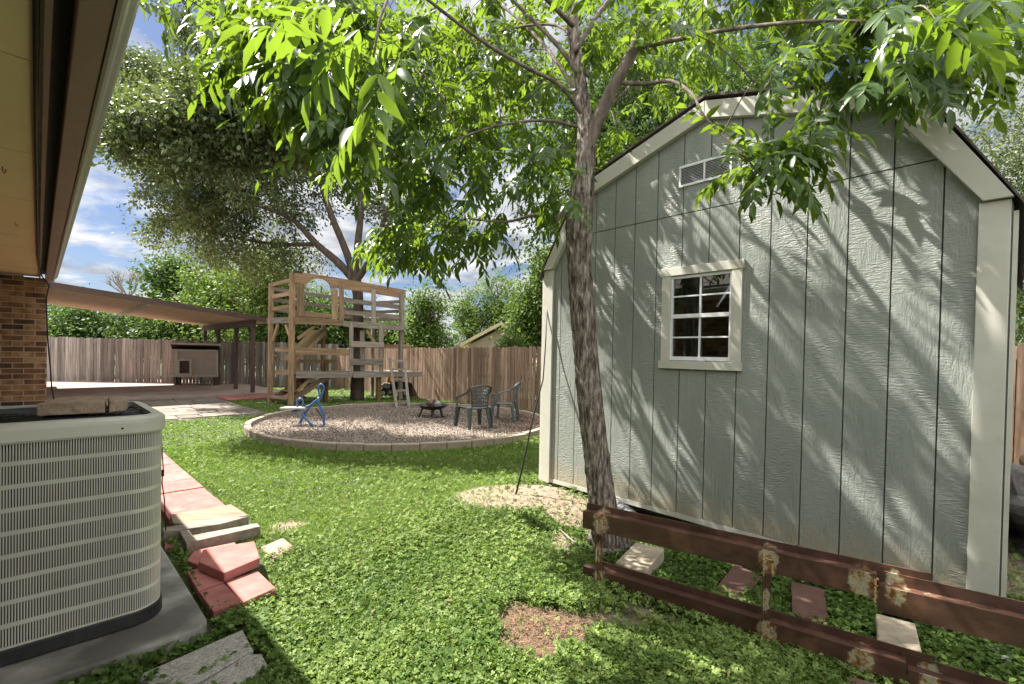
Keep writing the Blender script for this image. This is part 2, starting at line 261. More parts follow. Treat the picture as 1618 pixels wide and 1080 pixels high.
# ------------------------------------------------------------------ mesh building
def children(o): return [c for c in bpy.data.objects if c.parent == o]
def tag(o, label=None, cat=None, group=None, kind=None):
    if label: o['label'] = label
    if cat: o['category'] = cat
    if group: o['group'] = group
    if kind: o['kind'] = kind
    return o
ROOT = {}
def thing(name, loc, label, cat, group=None, rz=0):
    o = bpy.data.objects.new(name, None); col.objects.link(o); o.location = loc; o.rotation_euler = (0, 0, rz)
    o.empty_display_size = .1; ROOT[o.name] = Vector(loc); return tag(o, label, cat, group)
class MB:
    def __init__(s): s.v = []; s.f = []; s.gc = []; s.tone = []
    def add(s, vs, fs, gc=None, tone=None):
        k = len(s.v); s.v += [Vector(x) for x in vs]; s.f += [tuple(i+k for i in f) for f in fs]
        o = Vector((random.uniform(0, 50), random.uniform(0, 50), random.uniform(0, 50))) if gc is None else None
        s.gc += [Vector(x)+o for x in vs] if gc is None else [Vector(x) for x in gc]
        t = random.random() if tone is None else tone; s.tone += [t]*len(vs)
    def box(s, c, size, rot=None, tone=None, gcoff=True):
        """box centred at c; rot = 3x3 Matrix; gc x runs along the longest side"""
        h = Vector(size)/2; L = [Vector((x*h.x, y*h.y, z*h.z)) for x in (-1, 1) for y in (-1, 1) for z in (-1, 1)]
        ax = max(range(3), key=lambda i: size[i]); od = [ax]+[i for i in range(3) if i != ax]
        off = Vector([random.uniform(0, 40) for _ in range(3)])
        gc = [Vector((l[od[0]], l[od[1]], l[od[2]]))+off for l in L]
        rot = rot or Matrix.Identity(3); c = Vector(c)
        s.add([c+rot@l for l in L], [(0, 1, 3, 2), (4, 6, 7, 5), (0, 4, 5, 1), (2, 3, 7, 6), (0, 2, 6, 4), (1, 5, 7, 3)], gc, tone); return s
    def board(s, a, b, w, t, up=(0, 0, 1), tone=None, ext=0):
        """board from a to b, width w measured along 'up', thickness t across"""
        a = Vector(a); b = Vector(b); x = (b-a); L = x.length+2*ext; x.normalize(); up = Vector(up)
        y = up.cross(x).normalized(); z = x.cross(y).normalized()
        return s.box((a+b)/2, (L, t, w), Matrix((x, y, z)).transposed(), tone)
    def prism(s, pts, ext, tone=None):
        """polygon pts extruded by vector ext"""
        pts = [Vector(q) for q in pts]; n = len(pts); ext = Vector(ext)
        fs = [tuple(range(n))[::-1], tuple(range(n, 2*n))]+[(i, (i+1) % n, (i+1) % n+n, i+n) for i in range(n)]
        s.add(pts+[q+ext for q in pts], fs, None, tone); return s
    def regrain(s, ax):
        ax = Vector(ax).normalized(); e = Vector((0, 0, 1)) if abs(ax.z) < .8 else Vector((1, 0, 0)); b = ax.cross(e).normalized(); c = ax.cross(b); o = Vector((random.uniform(0, 40), random.uniform(0, 40), 0))
        s.gc = [Vector((v.dot(ax), v.dot(b), v.dot(c)))+o for v in s.v]; return s
    def tube(s, pts, rad, seg=8, jitter=0, caps=True, tone=None):
        pts = [Vector(q) for q in pts]; n = len(pts); vs = []; fs = []
        if not hasattr(rad, '__len__'): rad = [rad]*n
        ref = Vector((.3, .2, 1)).normalized()
        t0 = (pts[1]-pts[0]).normalized()
        if abs(t0.dot(ref)) > .9: ref = Vector((1, .1, 0)).normalized()
        for i, q in enumerate(pts):
            t = (pts[min(i+1, n-1)]-pts[max(i-1, 0)]).normalized()
            x = (ref-t*ref.dot(t)).normalized(); ref = x; y = t.cross(x)
            for j in range(seg):
                a = 2*math.pi*j/seg; r = rad[i]*(1+(random.uniform(-jitter, jitter) if jitter else 0)); vs.append(q+(x*math.cos(a)+y*math.sin(a))*r)
        for i in range(n-1):
            for j in range(seg): fs.append((i*seg+j, i*seg+(j+1) % seg, (i+1)*seg+(j+1) % seg, (i+1)*seg+j))
        if caps: fs.append(tuple(range(seg))[::-1]); fs.append(tuple((n-1)*seg+j for j in range(seg)))
        s.add(vs, fs, None, tone); return s
    def lathe(s, prof, c=(0, 0, 0), seg=24, tone=None):
        vs = []; fs = []; c = Vector(c)
        for r, z in prof:
            for j in range(seg): a = 2*math.pi*j/seg; vs.append(c+Vector((r*math.cos(a), r*math.sin(a), z)))
        for i in range(len(prof)-1):
            for j in range(seg): fs.append((i*seg+j, i*seg+(j+1) % seg, (i+1)*seg+(j+1) % seg, (i+1)*seg+j))
        s.add(vs, fs, None, tone); return s
    def rock(s, c, r, sub=2, amp=.25, tone=None):
        import bmesh
        bm = bmesh.new(); bmesh.ops.create_icosphere(bm, subdivisions=sub, radius=1); sd = random.uniform(0, 99)
        from mathutils import noise as nz
        vs = [Vector(v.co) for v in bm.verts]; fs = [tuple(v.index for v in f.verts) for f in bm.faces]; bm.free()
        vs = [v*(1+amp*nz.noise(v*1.6+Vector((sd, 0, 0)))*1.6) for v in vs]
        s.add([Vector(c)+Vector((v.x*r[0], v.y*r[1], v.z*r[2])) for v in vs], fs, None, tone); return s
    def build(s, name, m, parent=None, smooth=False, bevel=0, label=None):
        me = bpy.data.meshes.new(name)
        off = ROOT.get(parent.name, Vector((0, 0, 0))) if parent is not None else Vector((0, 0, 0))
        p_ = parent
        if parent is not None and parent.name not in ROOT: off = Vector(parent['_off'])
        me.from_pydata([tuple(q-off) for q in s.v], [], s.f)
        a = me.attributes.new('gc', 'FLOAT_VECTOR', 'POINT'); a.data.foreach_set('vector', [c for q in s.gc for c in q])
        a = me.attributes.new('tone', 'FLOAT', 'POINT'); a.data.foreach_set('value', s.tone)
        me.materials.append(M[m] if isinstance(m, str) else m)
        if smooth: me.polygons.foreach_set('use_smooth', [True]*len(me.polygons))
        me.update()
        o = bpy.data.objects.new(name, me); col.objects.link(o)
        if parent is not None: o.parent = parent
        o['_off'] = tuple(off)
        if bevel:
            b = o.modifiers.new('bevel', 'BEVEL'); b.width = bevel; b.segments = 2; b.limit_method = 'ANGLE'; b.angle_limit = .7
        if label: o['label'] = label
        return o
def npmesh(name, V, F, m, tone=None, parent=None, smooth=False, off=(0, 0, 0)):
    """V (n,3), F (m,4) or (m,3) arrays"""
    me = bpy.data.meshes.new(name); k = F.shape[1]
    me.vertices.add(len(V)); me.vertices.foreach_set('co', (V-np.array(off)).astype(np.float32).ravel())
    me.loops.add(F.size); me.loops.foreach_set('vertex_index', F.astype(np.int32).ravel())
    me.polygons.add(len(F)); me.polygons.foreach_set('loop_start', np.arange(0, F.size, k, dtype=np.int32))
    try: me.polygons.foreach_set('loop_total', np.full(len(F), k, dtype=np.int32))
    except Exception: pass
    me.update(calc_edges=True)
    if tone is not None:
        a = me.attributes.new('tone', 'FLOAT', 'POINT'); a.data.foreach_set('value', tone.astype(np.float32).ravel())
    me.materials.append(M[m]); me.validate()
    if smooth: me.polygons.foreach_set('use_smooth', [True]*len(me.polygons))
    o = bpy.data.objects.new(name, me); col.objects.link(o)
    if parent is not None: o.parent = parent
    return o
def copy_tree(o, parent=None):
    c = o.copy(); col.objects.link(c); c.parent = parent
    for ch in children(o): copy_tree(ch, c)
    return c
def unit(a): return a/np.maximum(np.linalg.norm(a, axis=-1, keepdims=True), 1e-9)
def leaf_quads(P, dirs, L, W, nrm=None, fold=0.0):
    """diamond leaves: P base (n,3), dirs unit (n,3), L, W (n,)"""
    n = len(P)
    if nrm is None: nrm = unit(rng.normal(size=(n, 3)))
    side = unit(np.cross(dirs, nrm)); nn = np.cross(side, dirs)
    L = L[:, None]; W = W[:, None]
    a = P; b = P+dirs*L*.5+side*W*.5; c = P+dirs*L-nn*L*.1; d = P+dirs*L*.5-side*W*.5
    V = np.stack([a, b, c, d], 1).reshape(-1, 3); F = np.arange(4*n).reshape(n, 4); return V, F

# ------------------------------------------------------------------ layout numbers shared by things and ground cover
SH0 = Vector((.36, 5.10, 0)); SHD = Vector((.684, -.729, 0)).normalized(); SHN = Vector((-SHD.y*-1, 0, 0))
SHN = Vector((SHD.y, -SHD.x, 0)).normalized()        # outward normal of the gable wall (towards the camera)
SHW = 3.44; SHB = -SHN
def SW(s, z, o=0.0): return SH0+SHD*s+SHN*o+Vector((0, 0, z))
GC = Vector((-2.2, 10.15, 0)); GR = 2.95              # gravel circle
def smooth01(x): x = np.clip(x, 0, 1); return x*x*(3-2*x)
def ground_h(x, y):
    h = .018*np.sin(1.7*x+.6*y)+.014*np.sin(2.9*y-1.3*x+1)+.006*np.sin(9*x)*np.cos(8*y)
    m = np.exp(-(((x-.42)/.85)**2+((y-4.75)/.7)**2)); h = h+.13*m
    # behind the shed face the ground is level and a little lower
    d = np.hypot(x-GC.x, y-GC.y); h = np.where(d < GR+.5, h*smooth01((d-GR-.1)/.4), h)
    nh = smooth01((4.5-np.hypot(x, y))/1.0)*0; return h+nh
def soil_w(x, y):
    """sandy bare ground beside the shed corner"""
    w = np.exp(-(((x-.02)/.62)**2+((y-4.78)/.50)**2)**1.5)
    w = np.maximum(w, .95*np.exp(-(((x-.62)/.34)**2+((y-4.35)/.36)**2)**1.5))
    w = np.maximum(w, .55*np.exp(-(((x-.42)/.16)**2+((y-3.75)/.3)**2)))
    # strip under the rusty rack and beside the steps
    w = np.maximum(w, .62*np.exp(-(((x-.62)/.30)**2+((y-2.62)/.16)**2)))
    w = np.maximum(w, .6*np.exp(-(((x+1.9)/.25)**2+((y-4.05)/.22)**2)))
    sr = (x-.59)*.82-(y-3.02)*.573; br = (x-.59)*.573+(y-3.02)*.82
    w = np.maximum(w, (.42+.2*np.sin(5*sr))*np.exp(-((br+.10)/.09)**2)*smooth01((sr+.1)/.2)*smooth01((2.4-sr)/.3))
    # behind the shed, right strip by the fence
    w = np.maximum(w, .5*smooth01((x-3.0)/.3)*smooth01((y-2.0)/.5))
    return w
def brown_w(x, y):
    a = np.arctan2(y-2.54, x-.18); k = 1+.16*np.sin(3*a+1)+.10*np.sin(7*a)
    return np.exp(-((((x-.18)/.27)**2+((y-2.52)/.26)**2)/k**2)**3)
def inshed(x, y):
    a = (x-SH0.x)*SHD.x+(y-SH0.y)*SHD.y; b = (x-SH0.x)*SHN.x+(y-SH0.y)*SHN.y
    return (a > -.02) & (a < SHW+.02) & (b < .02) & (b > -4.3)
def uv(x, y): return (-x+y)*S7, (x+y)*S7
def hard(x, y):
    u, v = uv(x, y)
    r = np.hypot(x-GC.x, y-GC.y) < GR+.13
    r |= inshed(x, y)
    r |= (v < -.55)
    r |= (u > 16.5) & (v < 6.05) & (u < 26.3)
    r |= (u > 11.6) & (v < 3.75) & (u < 16.6)
    r |= (u > 15.2) & (v < 6.1) & (u < 16.6)
    r |= (u > 4.35) & (u < 11.7) & (v > .70) & (v < 1.27)
    r |= (u > 2.80) & (u < 4.35) & (v < .69)
    return r

# ------------------------------------------------------------------ setting: ground
def axis(lo, hi, c, fine, far):
    a = list(np.arange(lo, hi+1e-6, fine)); s = fine; q = hi
    while q < far: s *= 1.22; q += s; a.append(q)
    s = fine; q = lo
    while q > -far: s *= 1.22; q -= s; a.insert(0, q)
    return np.array(a)
gx = axis(-6, 5, 0, .07, 420); gy = axis(-.5, 9, 0, .07, 420)
X, Y = np.meshgrid(gx, gy); Z = ground_h(X, Y)*np.exp(-(np.maximum(np.hypot(X, Y)-25, 0)/20)**2)
Z += .012*soil_w(X, Y)*np.sin(31*X)*np.cos(27*Y)
V = np.stack([X, Y, Z], -1).reshape(-1, 3); nx = len(gx); ny = len(gy)
i = np.arange(nx-1)[None, :]+np.arange(ny-1)[:, None]*nx; F = np.stack([i, i+1, i+nx+1, i+nx], -1).reshape(-1, 4)
go = npmesh('ground', V, F, 'ground', smooth=True); tag(go, kind='structure')
for nm, fn in (('soil', soil_w), ('brownsoil', brown_w)):
    a = go.data.attributes.new(nm, 'FLOAT', 'POINT'); a.data.foreach_set('value', fn(V[:, 0], V[:, 1]).astype(np.float32))
mb = MB(); n_ = 96
ring = [GC+Vector((math.cos(2*math.pi*k/n_)*(GR+.02), math.sin(2*math.pi*k/n_)*(GR+.02), .03)) for k in range(n_)]
mb.add([GC+Vector((0, 0, .045))]+ring, [(0, 1+k, 1+(k+1) % n_) for k in range(n_)])
tag(mb.build('gravel_bed', 'gravel'), kind='structure')
mb = MB(); mb.prism([H(16.6, -6, -.05), H(16.6, 6.0, -.05), H(26.2, 6.0, -.05), H(26.2, -6, -.05)], (0, 0, .15)); tag(mb.build('patio_slab', 'slab', bevel=.01), kind='structure')
mb = MB()                                                          # flagstone walk in front of the patio: one paved sheet of stones
u = 11.75; 
while u < 16.3:
    du = random.uniform(.55, .85); v = -2.0; du = min(du, 16.45-u)
    while v < 3.7:
        dv = random.uniform(.35, .95); dv = min(dv, 3.75-v)
        if dv > .08: mb.prism([H(u+.015, v+.015, 0), H(u+.015, v+dv-.015, 0), H(u+du-.015, v+dv-.015, 0), H(u+du-.015, v+.015, 0)], (0, 0, .045+random.uniform(-.006, .006)))
        v += dv
    u += du
tag(mb.build('flagstone_path', 'flag', bevel=.008), kind='structure')
mb = MB(); mb.prism([H(11.72, -2.2, -.03), H(11.72, 3.8, -.03), H(16.55, 3.8, -.03), H(16.55, -2.2, -.03)], (0, 0, .052)); tag(mb.build('path_bedding', 'concrete'), kind='structure')

# ------------------------------------------------------------------ the house
house = thing('brick_house', H(2, -.6, 0), 'brick house with tan soffit and brown gutter along the left edge', 'house')
def hwall(a, b, z0, z1, name='brick_wall', T=.2):
    """brick wall face from a(u,v) to b(u,v), with real thickness inward"""
    mb = MB(); A = H(*a); B = H(*b); L = (B-A).length; x = (B-A).normalized(); nrm = Vector((x.y, -x.x, 0))
    vs = [A+Vector((0, 0, z0)), B+Vector((0, 0, z0)), B+Vector((0, 0, z1)), A+Vector((0, 0, z1))]
    vs += [q-nrm*T for q in vs]
    gc = [(0, z0, 0), (L, z0, 0), (L, z1, 0), (0, z1, 0)]*2
    mb.add(vs, [(0, 1, 2, 3), (7, 6, 5, 4), (0, 4, 5, 1), (3, 2, 6, 7), (1, 5, 6, 2), (0, 3, 7, 4)], gc); mb.build(name, 'brick', house)
hwall((-6, -.75), (10.2, -.75), 0, 2.55)
hwall((10.2, -3.2), (10.2, .10), 0, 2.52)
hwall((10.203, .1025), (10.398, .1025), 0, 2.518, T=.002)
hwall((10.4, -.6), (24, -.6), 0, 2.52)
mb = MB()
for k in range(14):                                                 # soffit boards with fine joints
    u0 = -6+k*1.22; mb.prism([H(u0+.004, -.95, 2.556), H(u0+.004, .012, 2.556), H(min(u0+1.216, 10.42), .012, 2.556), H(min(u0+1.216, 10.42), -.95, 2.556)], (0, 0, .012))
so_ = mb.build('soffit', 'soffit', house)
mb = MB(); mb.board(H(-6, .020, 2.60), H(10.4, .020, 2.60), .14, .018); mb.build('frieze_board', 'fascia', house)
mb = MB(); mb.prism([H(-6, -.95, 2.60), H(10.4, -.95, 2.60), H(10.4, .2, 2.60), H(-6, .2, 2.60)], (0, 0, .02)); mb.build('roof_deck', 'darkmetal', house)
mb = MB(); mb.prism([H(-6, .078, 2.49), H(-6, .155, 2.49), H(-6, .155, 2.60), H(-6, .078, 2.60)], H(16.38, 0, 0)); mb.build('fascia', 'fascia', house, bevel=.004)
mb = MB()                                                           # ogee gutter profile swept along u
prof = [(.158, 2.485), (.168, 2.482), (.178, 2.487), (.184, 2.505), (.186, 2.53), (.196, 2.55), (.212, 2.562), (.222, 2.58), (.224, 2.61), (.214, 2.615), (.158, 2.60)]
mb.prism([H(-6, a, b) for a, b in prof], H(16.42, 0, 0)); mb.build('gutter', 'gutter', house, smooth=False)
mb = MB(); mb.prism([H(-6.2, .19, 2.63), H(-6.2, -4.5, 4.1), H(-6.2, -4.5, 4.2), H(-6.2, .19, 2.66)], H(16.7, 0, 0)); 
mb.prism([H(10.52, -.2, 2.78), H(10.52, -4.5, 4.1), H(10.52, -4.5, 4.2), H(10.52, -.2, 2.86)], H(14, 0, 0)); mb.build('roof', 'roof', house)
for uu in (-3, 0.5):
    mb = MB()                                                # windows on the wall beside the camera, seen in the shed glass
    mb.prism([H(uu, -.745, 1.0), H(uu+1.2, -.745, 1.0), H(uu+1.2, -.745, 2.2), H(uu, -.745, 2.2)], H(0, .03, 0)); mb.build('window', 'white_frame', house)
for (a_, b_) in ((4, 262), (24, 350)):
    q = G(a_, b_, 2.555); mb = MB(); mb.tube([q, q-Vector((0, 0, .03)), q+Vector((.012, 0, -.042)), q+Vector((.02, 0, -.03)), q+Vector((.016, 0, -.018))], .0022, 6); mb.build('hook', 'darkmetal', house)
q = G(8, 368, 2.555); mb = MB()
for k in range(9): e = q+H(.0, -.1+k*.022, 0); mb.prism([e, e+H(.10, 0, 0), e+H(.10, .009, 0), e+H(0, .009, 0)], (0, 0, -.004))
mb.build('soffit_vent', 'white_frame', house)
# a thin cable stapled to the soffit edge
cb = thing('black_cable', H(9.2, .05, 2.5), 'thin black cable hanging from the eave beside the brick corner', 'cable')
mb = MB(); pts = [H(1.0, -.005, 2.545), H(3.0, -.01, 2.540), H(5.5, -.005, 2.535), H(8.0, .0, 2.535), H(9.9, .04, 2.52), H(10.0, .12, 2.40)]
pts += [PLN(px, py, H(9.9, 0, 0), Vector((S7*-1, S7, 0))) for px, py in ((73, 470), (75, 530), (79, 575), (82, 615), (86, 634))]
mb.tube(pts, .009, 6); mb.build('wire', 'black', cb, smooth=True)

# ------------------------------------------------------------------ patio cover
pc = thing('patio_cover', H(16.8, 4.95, .1), 'brown sloping patio cover with tan corrugated ceiling on brown posts', 'patio cover')
def cz(v): return 3.02-(v-.177)*.108
mb = MB(); V0, V1, U0, U1 = -.4, 5.55, 16.6, 23.4
prof = []; u = U0
while u < U1: prof += [(u, 0), (u+.10, -.004), (u+.125, -.045), (u+.205, -.05), (u+.23, -.008)]; u += .25
npf = len(prof); vs = []
for top in (0, .03):
    for v in (V0, V1): vs += [H(a, v, cz(v)+(b if not top else top)) for a, b in prof]
fs = []
for j in range(npf-1): fs += [(j, j+1, npf+j+1, npf+j), (2*npf+j, 3*npf+j, 3*npf+j+1, 2*npf+j+1), (j, 2*npf+j, 2*npf+j+1, j+1), (npf+j, npf+j+1, 3*npf+j+1, 3*npf+j)]
mb.add(vs, fs); mb.build('corrugated_roof', 'tan_under', pc)
mb = MB(); mb.board(H(U0-.03, V0, cz(V0)-.0), H(U0-.03, V1, cz(V1)-.0), .15, .05); mb.build('front_fascia', 'brown_paint', pc)
mb = MB(); mb.board(H(U0, V1+.03, cz(V1)), H(U1, V1+.03, cz(V1)), .14, .05); mb.build('side_fascia', 'brown_paint', pc)
mb = MB(); mb.board(H(U0+.1, 4.95, cz(4.95)-.16), H(U1, 4.95, cz(4.95)-.16), .2, .09); mb.build('beam', 'brown_paint', pc)
mb = MB(); mb.board(H(U0+.1, 2.2, cz(2.2)-.10), H(U1, 2.2, cz(2.2)-.10), .09, .07); mb.build('middle_beam', 'cream', pc)
for j, uu in enumerate((16.85, 18.7, 21.0, 23.1)):
    mb = MB(); mb.board(H(uu, 4.95, .1), H(uu, 4.95, cz(4.95)-.26), .11, .11, up=H(1, 0, 0)); mb.build('post', 'brown_paint', pc, bevel=.006)
    if j in (0, 2, 3):
        mb = MB(); mb.board(H(uu+.05, 4.95, 1.85), H(uu+.5, 4.95, cz(4.95)-.28), .09, .06, up=H(1, 0, 0)); mb.build('brace', 'brown_paint', pc)

# ------------------------------------------------------------------ shed
shed = thing('garden_shed', SW(SHW/2, 0, -2), 'grey green gambrel shed with cream trim and one small window', 'shed')
ZB = .205
def rz_(s):
    k = [(0, 2.40), (.47, 3.17), (SHW/2, 3.55), (SHW-.47, 3.20), (SHW, 2.40)]
    for (a, za), (b, zb) in zip(k, k[1:]):
        if a <= s <= b: return za+(zb-za)*(s-a)/(b-a)
    return 2.4
WIN = (1.43, 1.97, 1.49, 2.185)
breaks = [0, .216-.0, .426, .647, .867, 1.08, 1.302, 1.537, 1.764, 2.0, 2.22, 2.455, 2.69, 2.92, 3.154, SHW]
mb = MB()
def plank(s0, s1, z0, ztop, t=.016):
    """ztop None = follow the roof line"""
    ss = [s0]+[k for k in (.47, SHW/2, SHW-.47) if s0 < k < s1]+[s1]
    if ztop is None: top = [(s, rz_(s)-.03) for s in reversed(ss)]
    else: top = [(s1, ztop), (s0, ztop)]
    pl = [(s0, z0), (s1, z0)]+top
    if ztop is None and min(z for _, z in top) < z0: 
        # clip where the slope dips under z0
        st = [x/60*(s1-s0)+s0 for x in range(61)]; ok = [s for s in st if rz_(s)-.03 > z0+.005]
        if len(ok) < 2: return
        pl = [(ok[0], z0), (ok[-1], z0)]+[(s, rz_(s)-.03) for s in reversed(ok[::6]+[ok[-1]])]
    n0 = len(mb.v); mb.prism([SW(s, z, 0) for s, z in pl], SHN*t)
    off = Vector((random.uniform(0, 9), random.uniform(0, 9), 0))
    for i in range(n0, len(mb.v)):
        q = mb.v[i]-SH0; mb.gc[i] = Vector((q.z, q.dot(SHD), q.dot(SHN)))+off
SEAM = 2.70
for s0, s1 in zip(breaks, breaks[1:]):
    a0 = s0+.004; a1 = s1-.004
    cuts = [a0]+[c for c in (WIN[0], WIN[1]) if a0 < c < a1]+[a1]
    for c0, c1 in zip(cuts, cuts[1:]):
        mid = (c0+c1)/2
        lo = min(SEAM-.004, rz_(c0)-.03, rz_(c1)-.03)
        ztp = SEAM-.004 if lo >= SEAM-.004 else None
        if WIN[0] < mid < WIN[1]: plank(c0, c1, ZB, WIN[2]); plank(c0, c1, WIN[3], ztp)
        else: plank(c0, c1, ZB, ztp)
        if ztp: plank(c0, c1, SEAM+.004, None)
mb.build('siding', 'siding', shed)
def wallpoly(outline, holes, o, t, name, m):
    mb = MB(); mb.prism([SW(s, z, o) for s, z in outline], SHN*t); return mb
# backing sheet behind the grooves, built round the window opening
mb = MB(); z = ZB
o_, t_ = -.02, .018
mb.prism([SW(0, ZB, o_), SW(WIN[0], ZB, o_), SW(WIN[0], 3.35, o_), SW(.5, 3.10, o_), SW(0, 2.36, o_)], SHN*t_)
mb.prism([SW(WIN[1], ZB, o_), SW(SHW, ZB, o_), SW(SHW, 2.36, o_), SW(SHW-.5, 3.13, o_), SW(WIN[1], 3.42, o_)], SHN*t_)
mb.prism([SW(WIN[0], ZB, o_), SW(WIN[1], ZB, o_), SW(WIN[1], WIN[2], o_), SW(WIN[0], WIN[2], o_)], SHN*t_)
mb.prism([SW(WIN[0], WIN[3], o_), SW(WIN[1], WIN[3], o_), SW(WIN[1], 3.42, o_), SW(SHW/2, 3.50, o_), SW(WIN[0], 3.38, o_)], SHN*t_)
mb.build('wall_sheathing', 'groove', shed)
# side and back walls, floor
mb = MB(); DP = 4.2
for a, b in ((0, .03), (SHW-.03, SHW)):
    mb.prism([SW(a, ZB, -.022), SW(b, ZB, -.022), SW(b, 2.36, -.022), SW(a, 2.36, -.022)], -SHN*DP)
mb.prism([SW(.03, ZB, -DP), SW(SHW-.03, ZB, -DP), SW(SHW-.03, 2.38, -DP), SW(SHW-.5, 3.03, -DP), SW(SHW/2, 3.49, -DP), SW(.5, 3.03, -DP), SW(.03, 2.38, -DP)], SHN*.03)
mb.build('side_wall', 'siding', shed)
mb = MB(); mb.prism([SW(.03, ZB-.1, -.05), SW(SHW-.03, ZB-.1, -.05), SW(SHW-.03, ZB-.1, -DP), SW(.03, ZB-.1, -DP)], (0, 0, .1)); mb.build('floor', 'groove', shed)
mb = MB()
for s0 in (.35, 1.7, 3.0): mb.prism([SW(s0, -.02, -.08), SW(s0+.14, -.02, -.08), SW(s0+.14, ZB-.1, -.08), SW(s0, ZB-.1, -.08)], -SHN*4.0)
mb.build('skid', 'brown_paint', shed)
# roof slabs
kn = [(-.05, 2.33), (.45, 3.19), (SHW/2, 3.58), (SHW-.45, 3.22), (SHW+.05, 2.33)]
mb = MB()
for (a, za), (b, zb) in zip(kn, kn[1:]): mb.prism([SW(a, za, .07), SW(b, zb, .07), SW(b, zb+.018, .07), SW(a, za+.018, .07)], -SHN*(DP+.1))
mb.build('roof', 'roof', shed)
# cream trim
kt = [(0, 2.40), (.47, 3.17), (SHW/2, 3.55), (SHW-.47, 3.20), (SHW, 2.40)]
W_ = [.125, .125, .125, .135]
for i, ((a, za), (b, zb)) in enumerate(zip(kt, kt[1:])):
    d = Vector((b-a, zb-za)).normalized(); 
    # inward mitred inner corners
    def inner(j):
        if j == 0: return (.12, 2.40-.0)
        if j == 4: return (SHW-.12, 2.40)
        return [(0, 0), (.545, 3.05), (SHW/2, 3.415), (SHW-.57, 3.075)][j]
    ia, ib = inner(i), inner(i+1)
    ga = .002
    mb = MB(); mb.prism([SW(a+d.x*ga, za+d.y*ga, .016), SW(b-d.x*ga, zb-d.y*ga, .016), SW(ib[0]-d.x*ga, ib[1]-d.y*ga, .016), SW(ia[0]+d.x*ga, ia[1]+d.y*ga, .016)], SHN*.05)
    mb.build('rake_trim', 'cream', shed, bevel=.003)
for s0, s1 in ((-.012, .118), (SHW-.138, SHW-.010)):
    mb = MB(); mb.prism([SW(s0, ZB-.05, .016), SW(s1, ZB-.05, .016), SW(s1, 2.397, .016), SW(s0, 2.397, .016)], SHN*.022); mb.build('corner_trim', 'cream', shed, bevel=.003)
for s0 in (-.036, SHW-.002):
    mb = MB(); mb.prism([SW(s0, ZB-.05, .03), SW(s0+.02, ZB-.05, .03), SW(s0+.02, 2.33, .03), SW(s0, 2.33, .03)], -SHN*.12); mb.build('corner_return', 'cream', shed)
mb = MB(); mb.prism([SW(.12, ZB-.045, .0), SW(SHW-.16, ZB-.045, .0), SW(SHW-.16, ZB-.004, .0), SW(.12, ZB-.004, .0)], SHN*.02); mb.build('skirt_board', 'cream', shed)
# window
WT = (1.36, 2.045, 1.41, 2.258)
wn_ = None
mb = MB()
mb.prism([SW(WT[0]+.012, WT[2]+.065, .016), SW(WT[0]+.09, WT[2]+.065, .016), SW(WT[0]+.09, WT[3]-.07, .016), SW(WT[0]+.012, WT[3]-.07, .016)], SHN*.02)
mb.prism([SW(WT[1]-.09, WT[2]+.065, .016), SW(WT[1]-.012, WT[2]+.065, .016), SW(WT[1]-.012, WT[3]-.07, .016), SW(WT[1]-.09, WT[3]-.07, .016)], SHN*.02)
mb.prism([SW(WT[0], WT[3]-.069, .016), SW(WT[1], WT[3]-.069, .016), SW(WT[1], WT[3], .016), SW(WT[0], WT[3], .016)], SHN*.024)
wn_ = mb.build('window', 'cream', shed, bevel=.002)
mb = MB(); mb.prism([SW(WT[0], WT[2], .016), SW(WT[1], WT[2], .016), SW(WT[1], WT[2]+.064, .016), SW(WT[0], WT[2]+.064, .016)], SHN*.036); mb.build('sill', 'cream', wn_, bevel=.002)
mb = MB(); a0, a1, b0, b1 = WIN[0]+.022, WIN[1]-.022, WIN[2]-.008, WIN[3]
mid = (b0+b1)/2+.01; cs = (a0+a1)/2
def bar(s0, s1, z0, z1, o, t=.018): mb.prism([SW(s0, z0, o), SW(s1, z0, o), SW(s1, z1, o), SW(s0, z1, o)], SHN*t)
bar(a0-.02, a0+.012, b0, b1, .0); bar(a1-.012, a1+.02, b0, b1, .0); bar(a0+.012, a1-.012, b0, b0+.03, .0); bar(a0+.012, a1-.012, b1-.022, b1, .0)
bar(a0+.012, a1-.012, mid-.012, mid+.02, .0, .026)
bar(cs-.007, cs+.007, b0+.03, mid-.012, .002, .010); bar(cs-.007, cs+.007, mid+.02, b1-.022, .002, .010)
for (lo, hi) in ((b0+.03, mid-.012), (mid+.02, b1-.022)):
    zc = (lo+hi)/2; bar(a0+.012, cs-.007, zc-.006, zc+.006, .002, .010); bar(cs+.007, a1-.012, zc-.006, zc+.006, .002, .010)
mb.build('frame', 'white_frame', wn_)
mb = MB(); bar(a0, a1, b0+.02, b1-.01, -.006, .005); mb.build('pane', 'glass', wn_)
# gable vent
mb = MB(); v0, v1, y0, y1 = 1.50, 1.93, 2.92, 3.095
bar(v0, v1, y1-.020, y1, .016, .016); bar(v0, v1, y0, y0+.018, .016, .016)
for s_ in (v0, v0+.208, v1-.014): bar(s_, s_+.014, y0+.014, y1-.014, .016, .014)
vt = mb.build('vent', 'white_frame', shed)
mb = MB()
for k in range(11): bar(v0+.014, v1-.014, y0+.018+k*.0125, y0+.018+k*.0125+.004, .018, .006)
mb.build('louvre', 'silver', vt)
mb = MB(); bar(v0+.01, v1-.01, y0+.01, y1-.01, .0165, .0012); mb.build('mesh_screen', 'darkmetal', vt)

